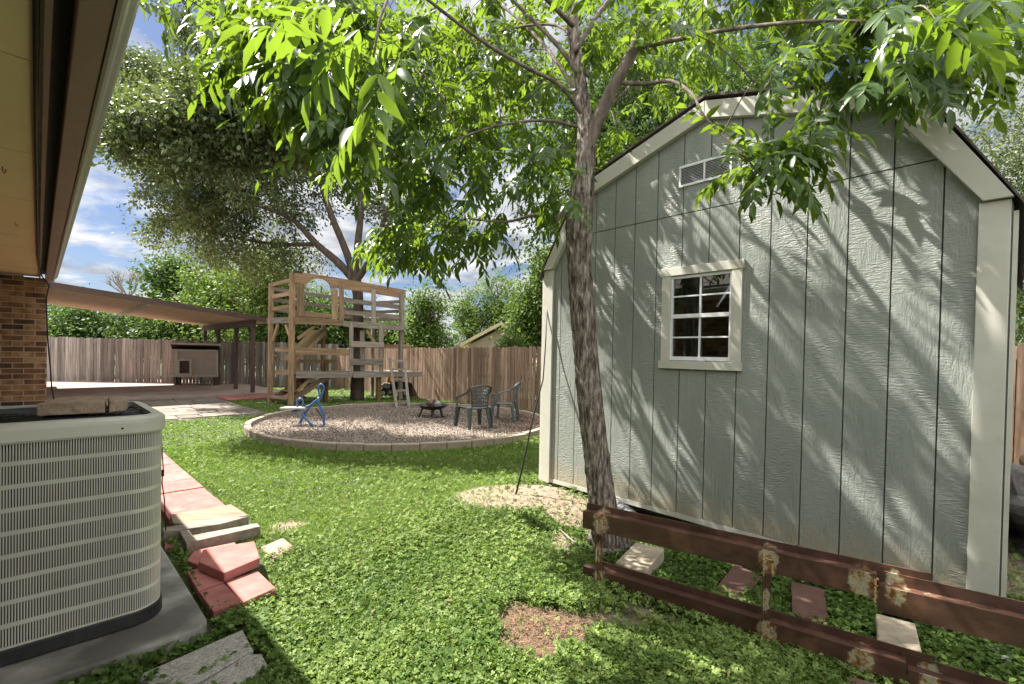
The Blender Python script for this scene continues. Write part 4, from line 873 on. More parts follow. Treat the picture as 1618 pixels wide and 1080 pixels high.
# ------------------------------------------------------------------ resin chairs
def make_chair(m, label, lattice=True):
    t = thing('resin_chair', (0, 0, 0), label, 'chair', 'resin chairs by the fire pit')
    # front is +y
    mb = MB(); n = 10; vs = []; fs = []
    for i in range(n+1):
        for j in range(n+1):
            x = -.23+.46*i/n; y = -.21+.43*j/n; w = 1-.10*(1-j/n); z = .42-.018*math.cos((i/n-.5)*math.pi)-.012*math.sin(j/n*math.pi)-.03*max(0, (j/n-.85)/.15)**2; vs.append(Vector((x*w, y, z)))
    q = len(vs); vs += [v-Vector((0, 0, .02)) for v in vs]
    for i in range(n):
        for j in range(n): a = i*(n+1)+j; fs += [(a, a+n+1, a+n+2, a+1), (q+a, q+a+1, q+a+n+2, q+a+n+1)]
    for i in range(n):
        for (a, b) in ((i*(n+1), (i+1)*(n+1)), ((i+1)*(n+1)+n, i*(n+1)+n), (i+1, i), (n*(n+1)+i, n*(n+1)+i+1)): fs.append((a, q+a, q+b, b))
    mb.add(vs, fs); mb.build('seat', m, t, smooth=True)
    for sx in (-1, 1):
        for (y0, y1, xo) in ((.20, .235, .235), (-.20, -.27, .20)):
            mb = MB(); tp_ = Vector((sx*xo, y0, .41)); bt = Vector((sx*(xo+.035), y1, 0)); mb.v = []
            w0, w1, th = .105, .058, .016
            pts = [tp_+Vector((-w0/2, 0, 0)), tp_+Vector((w0/2, 0, 0)), bt+Vector((w1/2, 0, 0)), bt+Vector((-w1/2, 0, 0))]
            mb.prism(pts, (0, -th*2 if y0 > 0 else th*2, 0)); q2 = [tp_+Vector((sx*w0/2, -.03, 0)), tp_+Vector((sx*w0/2, .03, 0)), bt+Vector((sx*w1/2, .02, 0)), bt+Vector((sx*w1/2, -.02, 0))]
            mb.prism(q2, (-sx*th, 0, 0)); mb.build('leg', m, t, bevel=.005)
    # one sweeping arm and back hoop
    def hoop(a):   # a from -1 (left arm front) to 1
        s_ = abs(a); sx = -1 if a < 0 else 1
        if s_ > .55: f = (s_-.55)/.45; return Vector((sx*(.245+.035*math.sin(f*math.pi)), -.16+f*.37, .72-.085*math.sin(f*math.pi/2)-.03*f))
        f = s_/.55; return Vector((sx*.245*math.sin(f*math.pi/2), -.30+.14*f**3, .86-.14*f**2.2))
    pts = [hoop(-1+2*k/40) for k in range(41)]; mb = MB()
    vs = []; 
    for k, q in enumerate(pts):
        tn = (pts[min(k+1, 40)]-pts[max(k-1, 0)]).normalized(); sd = tn.cross(Vector((0, 0, 1))).normalized(); up = sd.cross(tn).normalized(); w = .034 if abs(k-20) < 11 else .034+.026*min(1, (abs(k-20)-10)/4); h = .026
        vs += [q+sd*w/1.4+up*h/2, q-sd*w/1.4+up*h/2, q-sd*w/1.4-up*h/2, q+sd*w/1.4-up*h/2]
    fs = [(4*k+j, 4*k+(j+1) % 4, 4*k+4+(j+1) % 4, 4*k+4+j) for k in range(40) for j in range(4)]+[(3, 2, 1, 0), (160, 161, 162, 163)]
    mb.add(vs, fs); mb.build('armrest', m, t, smooth=False, bevel=.004)
    for sx in (-1, 1):
        mb = MB(); a = Vector((sx*.25, .205, .40)); b = Vector((sx*.262, .20, .63)); mb.prism([a+Vector((0, -.04, 0)), a+Vector((0, .035, 0)), b+Vector((0, .03, 0)), b+Vector((0, -.03, 0))], (sx*.014, 0, 0)); mb.build('arm_support', m, t, bevel=.004)
    # lattice back
    def bp(x, z): f = (z-.42)/.42; return Vector((x*(.86+.2*f)*(1 if z < .8 else 1), -.215-.085*f-.03*math.cos(x*6)*0+.10*(x/.22)**2*f, z))
    mb = MB(); zt_ = lambda x: .845-.10*(abs(x)/.21)**2.2
    for x in ([-.19, .19] if lattice else [-.18, -.09, 0, .09, .18]):
        ps_ = [bp(x, .42+(zt_(x)-.42)*k/8) for k in range(9)]; mb.tube(ps_, .012 if lattice else .015, 6)
    if lattice:
        for k in range(-4, 9):
            for sg in (-1, 1):
                seg = []
                for s_ in range(25):
                    x = -.19+.38*s_/24; z = .42+k*.055+sg*(x)*1.15+(.1 if sg > 0 else .1)
                    if .43 < z < zt_(x)-.005: seg.append(bp(x, z))
                if len(seg) > 2: mb.tube(seg, .0075, 5)
        for z in (.52, .60, .68, .75): mb.tube([bp(-.19+.38*s_/10, z) for s_ in range(11)], .006, 5)
    mb.tube([bp(-.19+.38*s_/10, .455) for s_ in range(11)], .02, 6)
    mb.build('backrest', m, t, smooth=True)
    return t
c1 = make_chair('chair', 'charcoal green lattice back plastic chair, the nearer of the two by the fire pit', True)
q = G(748, 678); c1.location = (q.x, q.y, .045); c1.rotation_euler = (0, 0, R_(35)); c1.scale = (1.04, 1.04, .98)
c2 = make_chair('chair_grey', 'lighter grey slat back plastic chair, the farther one near the fence', False)
q = G(797, 668); c2.location = (q.x, q.y, .045); c2.rotation_euler = (0, 0, R_(78)); c2.scale = (1.02, 1.02, .98)

# ------------------------------------------------------------------ fire pit
fq = G(683, 662); ft = thing('fire_pit', (fq.x, fq.y, .045), 'black metal fire pit bowl on short legs in the gravel', 'fire pit')
fr_ = .34
mb = MB(); mb.lathe([(0, .17), (.15, .18), (.26, .215), (.33, .27), (.36, .275), (.36, .285), (.325, .28), (.25, .228), (.14, .195), (0, .185)], (fq.x, fq.y, .045), 40); mb.build('bowl', 'darkmetal', ft, smooth=True)
for a in (200, 285, 330, 100):
    d_ = Vector((math.cos(R_(a)), math.sin(R_(a)), 0)); c = Vector((fq.x, fq.y, .045)); mb = MB(); mb.board(c+d_*.22+Vector((0, 0, .21)), c+d_*.31, .03, .045, up=(0, 0, 1)); mb.build('leg', 'darkmetal', ft)
c = Vector((fq.x, fq.y, .28))
for k, (dx, dz, r, L, an, mm_, lb_) in enumerate(((-.07, .03, .055, .3, 20, 'log', 'dark charred log lying low in the fire pit bowl'), (-.03, .10, .05, .26, 60, 'log', 'brown log resting on top of the other logs in the fire pit'), (.12, .06, .07, .2, 100, 'ash', 'pale ashy log at the right side of the fire pit bowl'))):
    t = thing('firewood_log', c+Vector((dx, 0, dz)), lb_, 'log'); d_ = Vector((math.cos(R_(an)), math.sin(R_(an)), .25)).normalized(); mb = MB(); p0 = c+Vector((dx, 0, dz))
    mb.tube([p0-d_*L/2, p0-d_*L/6, p0+d_*L/6, p0+d_*L/2], [r, r*1.08, r*.98, r*.9], 9, .1); mb.build('log', mm_, t)

# ------------------------------------------------------------------ blue rocker
bq = G(*C2(350, 1060)); bt_ = thing('seesaw_rocker', (bq.x, bq.y, .045), 'blue steel seesaw rocker with grey seat at the gravel edge', 'seesaw')
def BP(x, y, dy=0): q = D(*C2(x, y), bq.y); return q+Vector((0, dy, 0))
def btube(pts, r=.022, dy=0, name='frame_tube', m='blue'): 
    from mathutils.geometry import interpolate_bezier
    P = [BP(x, y, dy) for x, y in pts]; out = []
    for i in range(len(P)-1):                                       # catmull-rom
        p0, p1, p2, p3 = P[max(i-1, 0)], P[i], P[i+1], P[min(i+2, len(P)-1)]
        for k in range(5): t = k/5; out.append(.5*((2*p1)+(-p0+p2)*t+(2*p0-5*p1+4*p2-p3)*t*t+(-p0+3*p1-3*p2+p3)*t**3))
    out.append(P[-1]); mb = MB(); mb.tube(out, r, 8); mb.build(name, m, bt_, smooth=True)
btube([(240, 965), (290, 950), (350, 925), (405, 880)], .028)
btube([(265, 1058), (290, 1000), (330, 940), (400, 880)], .022, .12)
btube([(310, 970), (345, 1010), (395, 1052), (450, 1042)], .022, -.12)
btube([(405, 880), (420, 930), (440, 985), (445, 1042)], .024, -.1)
btube([(270, 940), (268, 900), (288, 884), (304, 900), (300, 950)], .018, name='handle_loop')
btube([(405, 870), (398, 820), (412, 798), (430, 812), (424, 850), (408, 878)], .018, name='handle_loop')
btube([(305, 965), (285, 1010), (262, 1058), (300, 1060)], .022, .1)
btube([(385, 940), (430, 1000), (443, 1040)], .01, -.05, 'cross_bar', 'darkmetal')
mb = MB(); mb.board(BP(178, 942, 0), BP(328, 942, 0), .24, .035, up=(0, 1, 0)); mb.build('seat', 'seat_grey', bt_, bevel=.008)

# ------------------------------------------------------------------ ride-on toy car behind the ladder
tq = G(627, 627); tt = thing('toy_car', (tq.x, tq.y, 0), 'black and silver ride on toy car with orange seat behind the ladder', 'toy car')
def TP(x, y, dy=0): q = D(580+x/5.393, 540+y/5.393, tq.y); return q+Vector((0, dy, 0))
mb = MB(); mb.prism([TP(128, 400), TP(365, 425), TP(372, 350), TP(330, 338), TP(230, 345), TP(205, 350), TP(150, 345), TP(120, 365)], (0, .45, 0)); mb.build('body', 'black', tt, bevel=.03)
mb = MB(); mb.prism([TP(122, 388, -.02), TP(190, 395, -.02), TP(200, 352, -.02), TP(150, 346, -.02), TP(120, 365, -.02)], (0, .48, 0)); mb.build('bonnet', 'silver', tt, bevel=.02)
mb = MB(); mb.prism([TP(160, 345, .1), TP(195, 345, .1), TP(188, 300, .1), TP(172, 298, .1)], (0, .3, 0)); mb.prism([TP(205, 345, .1), TP(235, 345, .1), TP(230, 292, .1), TP(212, 292, .1)], (0, .3, 0)); mb.build('seat', 'orange', tt, bevel=.015)
for x in (140, 170, 330, 355):
    c = TP(x, 430, -.03 if x in (140, 330) else .4); mb = MB(); rr = abs(TP(0, 402).z-TP(0, 455).z)/2+.03; c.z = rr
    mb.tube([c, c+Vector((0, .1, 0))], rr, 16); w = mb.build('wheel', 'black', tt); mb = MB(); mb.tube([c-Vector((0, .01, 0)), c+Vector((0, .005, 0))], rr*.5, 12); mb.build('hub', 'silver', w)

# ------------------------------------------------------------------ rusty rack
RP = Vector((.59, 3.02, 0)); RD = Vector((.82, -.573, 0)).normalized(); RB = Vector((-RD.y, RD.x, 0)); 
if RB.y < 0: RB = -RB
def RK(s, z, b=0): return RP+RD*s+RB*b+Vector((0, 0, z))
rk = thing('steel_rack', RK(.9, 0), 'long rusty brown steel rack with two rails in front of the shed', 'rack')
WELDS = [(.0, .44, .07), (.0, .06, .06), (.945, .45, .06), (.945, .06, .06), (1.345, .44, .07), (1.35, .06, .07), (1.47, .445, .05), (1.60, .07, .05), (2.2, .44, .06)]
def weldattr(o, extra=()):
    a = o.data.attributes.new('weld', 'FLOAT', 'POINT'); P0 = ROOT[rk.name]; vals = []
    for v in o.data.vertices:
        q = v.co+P0-RP; s_ = q.dot(RD); z = q.z; w = 0
        for ws, wz, wr_ in list(WELDS)+list(extra): w = max(w, .72*math.exp(-(((s_-ws)/wr_)**2+((z-wz)/.09)**2)**1.3))
        vals.append(w)
    a.data.foreach_set('value', vals)
def sheet(mb, p0, p1, up, th, step=.02, nz_=5):
    """thin plate from p0 to p1 along the rail, height vector up, thickness vector th, finely divided"""
    L = (p1-p0).length; ns_ = max(2, int(L/step)); vs = []; fs = []
    for side in (Vector((0, 0, 0)), th):
        for i in range(ns_+1):
            for j in range(nz_+1): vs.append(p0.lerp(p1, i/ns_)+up*(j/nz_)+side)
    w = nz_+1; o_ = (ns_+1)*w
    for i in range(ns_):
        for j in range(nz_): a = i*w+j; fs += [(a, a+w, a+w+1, a+1), (o_+a, o_+a+1, o_+a+w+1, o_+a+w)]
        a = i*w; fs += [(a, o_+a, o_+a+w, a+w), (a+nz_, a+w+nz_, o_+a+w+nz_, o_+a+nz_)]
    for j in range(nz_):
        fs.append((j, j+1, o_+j+1, o_+j)); a = ns_*w+j; fs.append((a, o_+a, o_+a+1, a+1))
    mb.add(vs, fs)
def beam(s0, s1, zt, hf, name, ub=.038, dep=.06, z_r=0, s0b=None, s1b=None, sag=0):
    """Z shaped beam: front plate, ledge, back upstand"""
    mb = MB(); T = .007
    sheet(mb, RK(s0, zt-hf), RK(s1, zt-hf+z_r), Vector((0, 0, hf)), RB*T)
    mb.prism([RK(s0+.001, zt-T, T+.0003), RK(s1-.001, zt-T+z_r, T+.0003), RK(s1-.001, zt-T+z_r, dep), RK(s0+.001, zt-T, dep)], (0, 0, T))
    s0b = s0 if s0b is None else s0b; s1b = s1 if s1b is None else s1b
    sheet(mb, RK(s0b, zt-T, dep+.0003), RK(s1b, zt-T+z_r, dep+.0003), Vector((0, 0, ub+T)), RB*T, nz_=2)
    o = mb.build(name, 'rust', rk); weldattr(o); return o
beam(-.13, 1.40, .487, .112, 'upper_beam', z_r=.012, s1b=1.60)
beam(1.405, 3.2, .452, .122, 'upper_beam', s0b=1.38, ub=.052, dep=.052)
beam(-.12, 1.515, .125, .128, 'lower_beam', z_r=.0, s0b=-.02, s1b=1.62)
beam(1.52, 3.2, .098, .110, 'lower_beam', s0b=1.50, ub=.045, dep=.052)
for s_, sh in ((0.0, 0), (.945, 0), (2.2, 0)):
    mb = MB(); sheet(mb, RK(s_-.018, .0, -.010), RK(s_+.018, .0, -.010), Vector((0, 0, .46)), -RB*.010, .02, 20)
    sheet(mb, RK(s_-.018, .0, -.0205), RK(s_-.011, .0, -.0205), Vector((0, 0, .46)), -RB*.022, .02, 20)
    o = mb.build('upright', 'rust', rk); weldattr(o, ((s_, .25, .02),))
    for zz0 in (.375, .01):
        mb = MB()
        for k in range(11): mb.rock(RK(s_+random.choice((-.021, .021))+random.uniform(-.004, .004), zz0+k*.0095, -.006), (.007, .005, .008), 1, .3)
        mb.build('weld_bead', 'weld', rk)
mb = MB()
for k in range(14): mb.rock(RK(1.395+random.uniform(-.005, .005), .37+k*.0085, -.003), (.007, .005, .007), 1, .3)
mb.build('weld_bead', 'weld', rk)

# blocks and plates behind the rack
def blockthing(name, quad, z0, th, m, label, cat, tilt=None, bev=.008):
    return slabthing(name, quad, z0, th, m, label, cat, None, tilt, bev)
blockthing('stone_block', [(972, 888), (1004, 856), (1050, 866), (1020, 904)], 0, .14, 'limestone', 'pale tan stone block at the foot of the pecan trunk', 'stone block')
blockthing('steel_plate', [(1124, 937), (1161, 897), (1204, 917), (1168, 953)], .03, .012, 'rustplate', 'brown rusty plate lying tilted on the weeds, left of the other plate', 'plate', (0, .03, .03, 0), .002)
blockthing('steel_plate', [(1250, 925), (1302, 938), (1310, 985), (1252, 972)], .03, .012, 'rustplate', 'brown rusty plate standing in the weeds between rack uprights', 'plate', (.03, .03, 0, 0), .002)
blockthing('stone_block', [(1384, 968), (1446, 984), (1457, 1030), (1386, 1012)], 0, .10, 'limestone', 'grey flat stone block with a rust stain behind the lower rail', 'stone block')
t = blockthing('steel_plate', [(1340, 1066), (1405, 1085), (1400, 1120), (1335, 1100)], 0, .03, 'rustplate', 'red brown plate under the lower rail at the bottom edge', 'plate')
for k, (px, py, lb_) in enumerate(((1573, 1036, 'small white pebble in the weeds, upper one of the pair'), (1590, 1050, 'larger flat white pebble in the weeds at bottom right'))):
    q = G(px, py); t = thing('white_pebble', q, lb_, 'pebble'); mb = MB(); mb.rock(q+Vector((0, 0, .035)), (.022+.012*k, .014, .010), 2, .4); mb.build('stone', 'silver', t)
# corrugated pipe end beside the trunk
pq = G(985, 800, .13); t = thing('corrugated_pipe', pq, 'grey corrugated pipe end poking out beside the trunk under the shed', 'pipe')
mb = MB(); a = SW(.95, .15, .06); b = SW(1.22, .11, .16); pts = []; rr = []
for k in range(29): pts.append(a.lerp(b, k/28)); rr.append(.052+.006*math.sin(k*math.pi/2*1.0))
mb.tube(pts, rr, 14); mb.build('pipe_sleeve', 'pipe', t, smooth=True)
# stick
t = thing('dry_stick', G(905, 850), 'thin pale dry stick lying in the clover left of the trunk', 'stick'); mb = MB()
mb.tube([G(885, 836, .06), G(900, 850, .06), G(915, 862, .05), G(930, 872, .03)], [.004, .006, .006, .008], 6); mb.build('stick', 'dead_wood', t)
# leaning black rod / cable
t = thing('black_rod', G(811, 797), 'thin black rod leaning from the ground up to the shed corner', 'rod'); mb = MB()
p0 = G(811, 797, .03); p1 = SW(-.04, 1.95, .02)
ps_ = [p0, D(824, 745, p0.y+.03), D(843, 655, p0.y+.12), D(858, 600, p0.y+.25), D(862, 545, p0.y+.35), D(865, 470, 5.07)]
mb.tube(ps_, [.010, .010, .009, .007, .006, .005], 7); mb.build('rod', 'black', t, smooth=True)
# tarp and rubble heap right of the shed
tq_ = Vector((4.45, 4.1, 0))
t = thing('tarp_heap', tq_, 'heap of crumpled dark tarps between the shed and the back fence', 'tarp'); mb = MB()
mb.rock(tq_+Vector((0, 0, .1)), (.55, 1.0, .42), 4, .45); mb.build('tarp_sheet', 'tarp', t, smooth=False)
t = thing('brown_log', Vector((4.75, 4.3, 0)), 'brown log end on the tarp heap behind the shed', 'log'); mb = MB()
mb.tube([Vector((4.6, 4.0, .5)), Vector((5.5, 5.0, .48))], .09, 14, .03); mb.build('log', 'cedar', t)

# ------------------------------------------------------------------ trees
def cat_rom(P, R, k=6):
    out = []; rr = []
    for i in range(len(P)-1):
        p0, p1, p2, p3 = P[max(i-1, 0)], P[i], P[i+1], P[min(i+2, len(P)-1)]
        for j in range(k): t = j/k; out.append(.5*((2*p1)+(-p0+p2)*t+(2*p0-5*p1+4*p2-p3)*t*t+(-p0+3*p1-3*p2+p3)*t**3)); rr.append(R[i]*(1-t)+R[i+1]*t)
    out.append(P[-1]); rr.append(R[-1]); return out, rr
def limbs_mesh(limbs, k=6, seg=9, jitter=.06):
    mb = MB(); nodes = []
    for P, Rr in limbs:
        o, r = cat_rom([Vector(q) for q in P], Rr, k); mb.tube(o, r, seg, jitter); nodes += o
    return mb, nodes
def twigs(mb, nodes, centers, r0=.012, every=1, bow=.12):
    nd = np.array([tuple(q) for q in nodes]); order = np.argsort([np.min(np.linalg.norm(nd-c, axis=1)) for c in centers])
    for i in order[::every]:
        c = centers[i]; dd = np.linalg.norm(nd-c, axis=1)+.35*np.maximum(0, nd[:, 2]-c[2]); j = int(np.argmin(dd)); a = Vector(nd[j]); b = Vector(c); L = (b-a).length
        if L < .05: continue
        m1 = a.lerp(b, .35)+Vector((0, 0, bow*L)); m2 = a.lerp(b, .7)+Vector((0, 0, bow*L*.8)); r = r0*min(2.5, (.5+L*.5))
        o, rr = cat_rom([a, m1, m2, b], [r, r*.75, r*.5, r*.25], 3); mb.tube(o, rr, 5, caps=False)
        nd = np.vstack([nd, [tuple(q) for q in o[3:]]])

def tree(name, label, base, limbs, blobs, leaf, lm, bark, nclump, per, lsz, clr, group=None, twr=.012, seg=10, droop=.3, twev=1):
    """blobs: list of (center Vector, radii, weight)"""
    t = thing(name, base, label, 'tree', group)
    mb, nodes = limbs_mesh(limbs[:1], 8, 14 if seg > 9 else 8, .07); mb.build('trunk', bark, t, smooth=True)
    mb2, n2 = limbs_mesh(limbs[1:], 6, seg, .05) if len(limbs) > 1 else (MB(), [])
    nodes = nodes[len(nodes)//2:]+n2
    ws = np.array([b[2] for b in blobs], float); ws /= ws.sum(); cs = []
    for _ in range(nclump):
        b = blobs[rng.choice(len(blobs), p=ws)]; d = unit(rng.normal(size=3)); rad = rng.uniform(.25, 1.25)**.5
        cs.append(np.array(b[0])+d*rad*np.array(b[1]))
    cs = np.array(cs); twigs(mb2, nodes, cs, twr, twev); mb2.build('branches', bark, t, smooth=True)
    n = nclump*per; cr_ = np.repeat(cs, per, 0); off = rng.normal(size=(n, 3))*clr*rng.uniform(.6, 1.3, (nclump, 1)).repeat(per, 0); off[:, 2] *= .7
    ax_ = unit(cs-np.array([b_[0] for b_ in blobs]).mean(0)+rng.normal(size=(nclump, 3))*1.0).repeat(per, 0)
    off = off*.62+ax_*rng.normal(size=(n, 1))*clr*1.15
    P = cr_+off; dirs = unit(unit(off)+rng.normal(size=(n, 3))*.6+np.array([0, 0, -droop]))
    nr = unit(rng.normal(size=(n, 3))*.8+np.array([0, 0, 1])); L = lsz*rng.uniform(.6, 1.25, n)
    V, F = leaf_quads(P, dirs, L, L*.5, nr); tone = np.clip(rng.normal(.5, .2, n)+rng.normal(0, .15, nclump).repeat(per), 0, 1)
    npmesh('crown', V, F, lm, tone.repeat(4), t, off=tuple(base)); return t

# live oak behind the playset
OB = D(565, 600, 14.7); OB.z = 0
def OD(px, py, dy=0): return D(px, py, OB.y+dy)
limbs = [([OB, OD(565, 560), OD(566, 480), OD(562, 440)], [.21, .17, .155, .16]),
         ([OD(562, 445), OD(535, 415), OD(500, 385), OD(460, 345), OD(400, 322, -.4), OD(330, 300, -.8)], [.13, .12, .10, .08, .05, .03]),
         ([OD(562, 445), OD(548, 400), OD(520, 330), OD(490, 240, .4), OD(440, 150, .8), OD(400, 90, 1)], [.12, .11, .09, .07, .05, .03]),
         ([OD(562, 445), OD(565, 390), OD(570, 320, .5), OD(560, 220, 1), OD(540, 120, 1.5)], [.12, .11, .09, .07, .03]),
         ([OD(562, 445), OD(590, 400, -.3), OD(610, 340, -.5), OD(650, 260, -.6), OD(690, 180, -.6)], [.11, .09, .07, .05, .03]),
         ([OD(500, 385), OD(430, 385, .8), OD(350, 370, 1.5), OD(280, 350, 2)], [.07, .05, .04, .02]),
         ([OD(490, 240, .4), OD(400, 230, -.3), OD(300, 200, -.8), OD(220, 190, -1)], [.06, .05, .03, .02])]
def E(px, py, dy, rx, ry, rz, w): q = OD(px, py, dy); return (tuple(q), (rx, ry, rz), w)
blobs = [E(215, 240, 0, .9, 1.0, .5, 2), E(230, 130, .3, .8, 1.0, .7, 2.5), E(190, 175, .2, .6, .8, .5, 1.5), E(255, 215, 0, 1.5, 1.6, 1.35, 8), E(330, 160, .3, 1.7, 2, 1.6, 9), E(440, 200, .5, 2.2, 2.2, 2.0, 14), E(350, 290, 0, 2.0, 2, 1.1, 10), E(420, 80, 1, 2.2, 2.2, 1.8, 8), E(430, 300, 0, 1.6, 2, .9, 5), E(340, 55, .6, 1.2, 1.6, 1.2, 4), E(560, 150, 1, 2.6, 2.5, 2.4, 12), E(620, 320, .5, 1.8, 1.8, 1.1, 5), E(400, 400, 1.2, 2.0, 1.5, .7, 5), E(300, 355, 1, 1.2, 1.5, .7, 4), E(480, -60, 1, 3.0, 2.5, 2.0, 8), E(270, 215, -4.9, 1.2, .9, .75, 9), E(350, 190, -5.6, 1.2, .8, .8, 11), E(450, 190, -5.5, 1.3, .9, .8, 13), E(310, 330, 0, 1.5, 1.5, .6, 4)]
tree('live_oak_tree', 'big dark live oak rising through the wooden playset', tuple(OB), limbs, blobs, None, 'oak_leaf', 'bark_dark', 1550, 96, .125, .22, twr=.018, twev=2)

# trees beyond the fences: (px, top y, base width px, distance, label)
def bgtree(px, ytop, ybot, wpx, Yd, lm, label, name='leafy_tree', ncl=200, per=70, lsz=.2, group='trees beyond the fences'):
    base = D(px, 600, Yd); base.z = 0; top = D(px, ytop, Yd).z; bot = max(.6, D(px, ybot, Yd).z); w = wpx/FPX*Yd/2; c = Vector((base.x, Yd, (top+bot)/2)); hz = (top-bot)/2
    limbs = [([base, base.lerp(c, .5)+Vector((.1, 0, 0)), c], [.18, .14, .08])]
    for k in range(5):
        a = k*1.257+random.random(); e = c+Vector((math.cos(a)*w*.7, math.sin(a)*w*.6, random.uniform(-.2, .7)*hz)); limbs.append(([base.lerp(c, .6), base.lerp(c, .6).lerp(e, .5)+Vector((0, 0, .2)), e], [.08, .05, .02]))
    bl = []
    for k in range(9):
        a = random.uniform(0, 6.28); r = random.uniform(.15, .62); bl.append((tuple(c+Vector((math.cos(a)*w*r, math.sin(a)*w*r, random.uniform(-.6, .6)*hz))), (w*.42, w*.42, hz*.42), 1))
    bl.append((tuple(c), (w*.6, w*.6, hz*.6), 2)); bl.append((tuple(c-Vector((0, 0, hz*.55))), (w*.85, w*.6, hz*.4), 2)); bl.append((tuple(c+Vector((0, 0, hz*.6))), (w*.3, w*.3, hz*.4), 1))
    return tree(name, label, tuple(base), limbs, bl, None, lm, 'bark_dark', ncl, per, lsz, .06*(w+hz)+.12, group, seg=6)
bgtree(110, 478, 560, 170, 23, 'mid_leaf', 'low green tree beyond the grey fence at far left', ncl=170)
bgtree(215, 488, 560, 190, 24, 'mid_leaf', 'low green tree beyond the grey fence behind the patio cover', ncl=170)
bgtree(330, 425, 560, 200, 25, 'bright_leaf', 'bright green tree beyond the fence above the patio cover posts', ncl=300, lsz=.2)
bgtree(420, 400, 580, 190, 22, 'bright_leaf', 'broad yellow green tree beyond the fence left of the playset', ncl=330, lsz=.19)
bgtree(272, 412, 520, 90, 30, 'mid_leaf', 'rounded distant tree beside the bare dead tree', ncl=150, lsz=.25)
bgtree(520, 470, 570, 170, 24, 'mid_leaf', 'green tree beyond the fence seen through the playset', ncl=170)
bgtree(668, 446, 570, 85, 20, 'bright_leaf', 'slim light green tree beyond the fence right of the playset', 'young_tree', ncl=110, lsz=.15)
bgtree(740, 455, 548, 80, 31, 'bright_leaf', 'small pale green tree beside the neighbour house roof', 'young_tree', ncl=90, lsz=.17)
bgtree(850, 385, 560, 90, 18, 'bright_leaf', 'tall bright green tree beyond the fence beside the shed corner', ncl=210, lsz=.15)
bgtree(792, 425, 530, 80, 31, 'bright_leaf', 'pointed light green tree behind the neighbour house roof', ncl=100, lsz=.18)
bgtree(1000, 40, 420, 420, 13, 'mid_leaf', 'large green tree standing behind the shed roof', ncl=520, per=80, lsz=.15)
bgtree(1170, 30, 420, 260, 12, 'bright_leaf', 'bright green tree behind the shed roof peak', ncl=220, per=80, lsz=.13)
bgtree(1640, 60, 560, 330, 9.5, 'oak_leaf', 'dark fine leaved tree behind the right end of the shed', ncl=330, per=90, lsz=.085)
bgtree(1700, 380, 600, 260, 14, 'bright_leaf', 'green tree beyond the fence at the right edge', ncl=160, lsz=.14)
bgtree(620, 505, 560, 120, 26, 'mid_leaf', 'low green tree beyond the fence behind the ladder', ncl=90)
bgtree(20, 440, 560, 140, 30, 'mid_leaf', 'distant green tree hidden behind the brick corner', ncl=60)
# yellow shrub over the fence
bgtree(807, 533, 552, 34, 14.5, 'bright_leaf', 'small yellow green shrub showing above the brown fence', 'garden_shrub', ncl=40, lsz=.09, per=40, group=None)
# bare dead tree
db = D(203, 600, 34); db.z = 0; t = thing('dead_tree', tuple(db), 'bare leafless tree on the skyline above the patio cover', 'tree'); mb = MB()
mb.tube([db, D(203, 520, 34), D(203, 470, 34)], [.2, .16, .13], 7); mb.build('trunk', 'dead_wood', t)
mb = MB()
def twig(p, d, L, r, dep):
    q = p+d*L; mid = p.lerp(q, .5)+Vector((random.uniform(-.05, .05)*L, 0, random.uniform(-.04, .06)*L)); mb.tube([p, mid, q], [r, r*.8, r*.6], 4, caps=False)
    if dep:
        for _ in range(3 if dep > 2 else 2): nd = (d+Vector((random.uniform(-.75, .75), random.uniform(-.4, .4), random.uniform(-.1, .5)))).normalized(); twig(q if random.random() < .6 else mid, nd, L*.7, r*.6, dep-1)
for dx in (-.9, -.4, .1, .5, 1.0, -1.4): twig(D(203, 470, 34), Vector((dx, random.uniform(-.3, .3), 1)).normalized(), .85, .075, 4)
mb.build('branches', 'dead_wood', t)

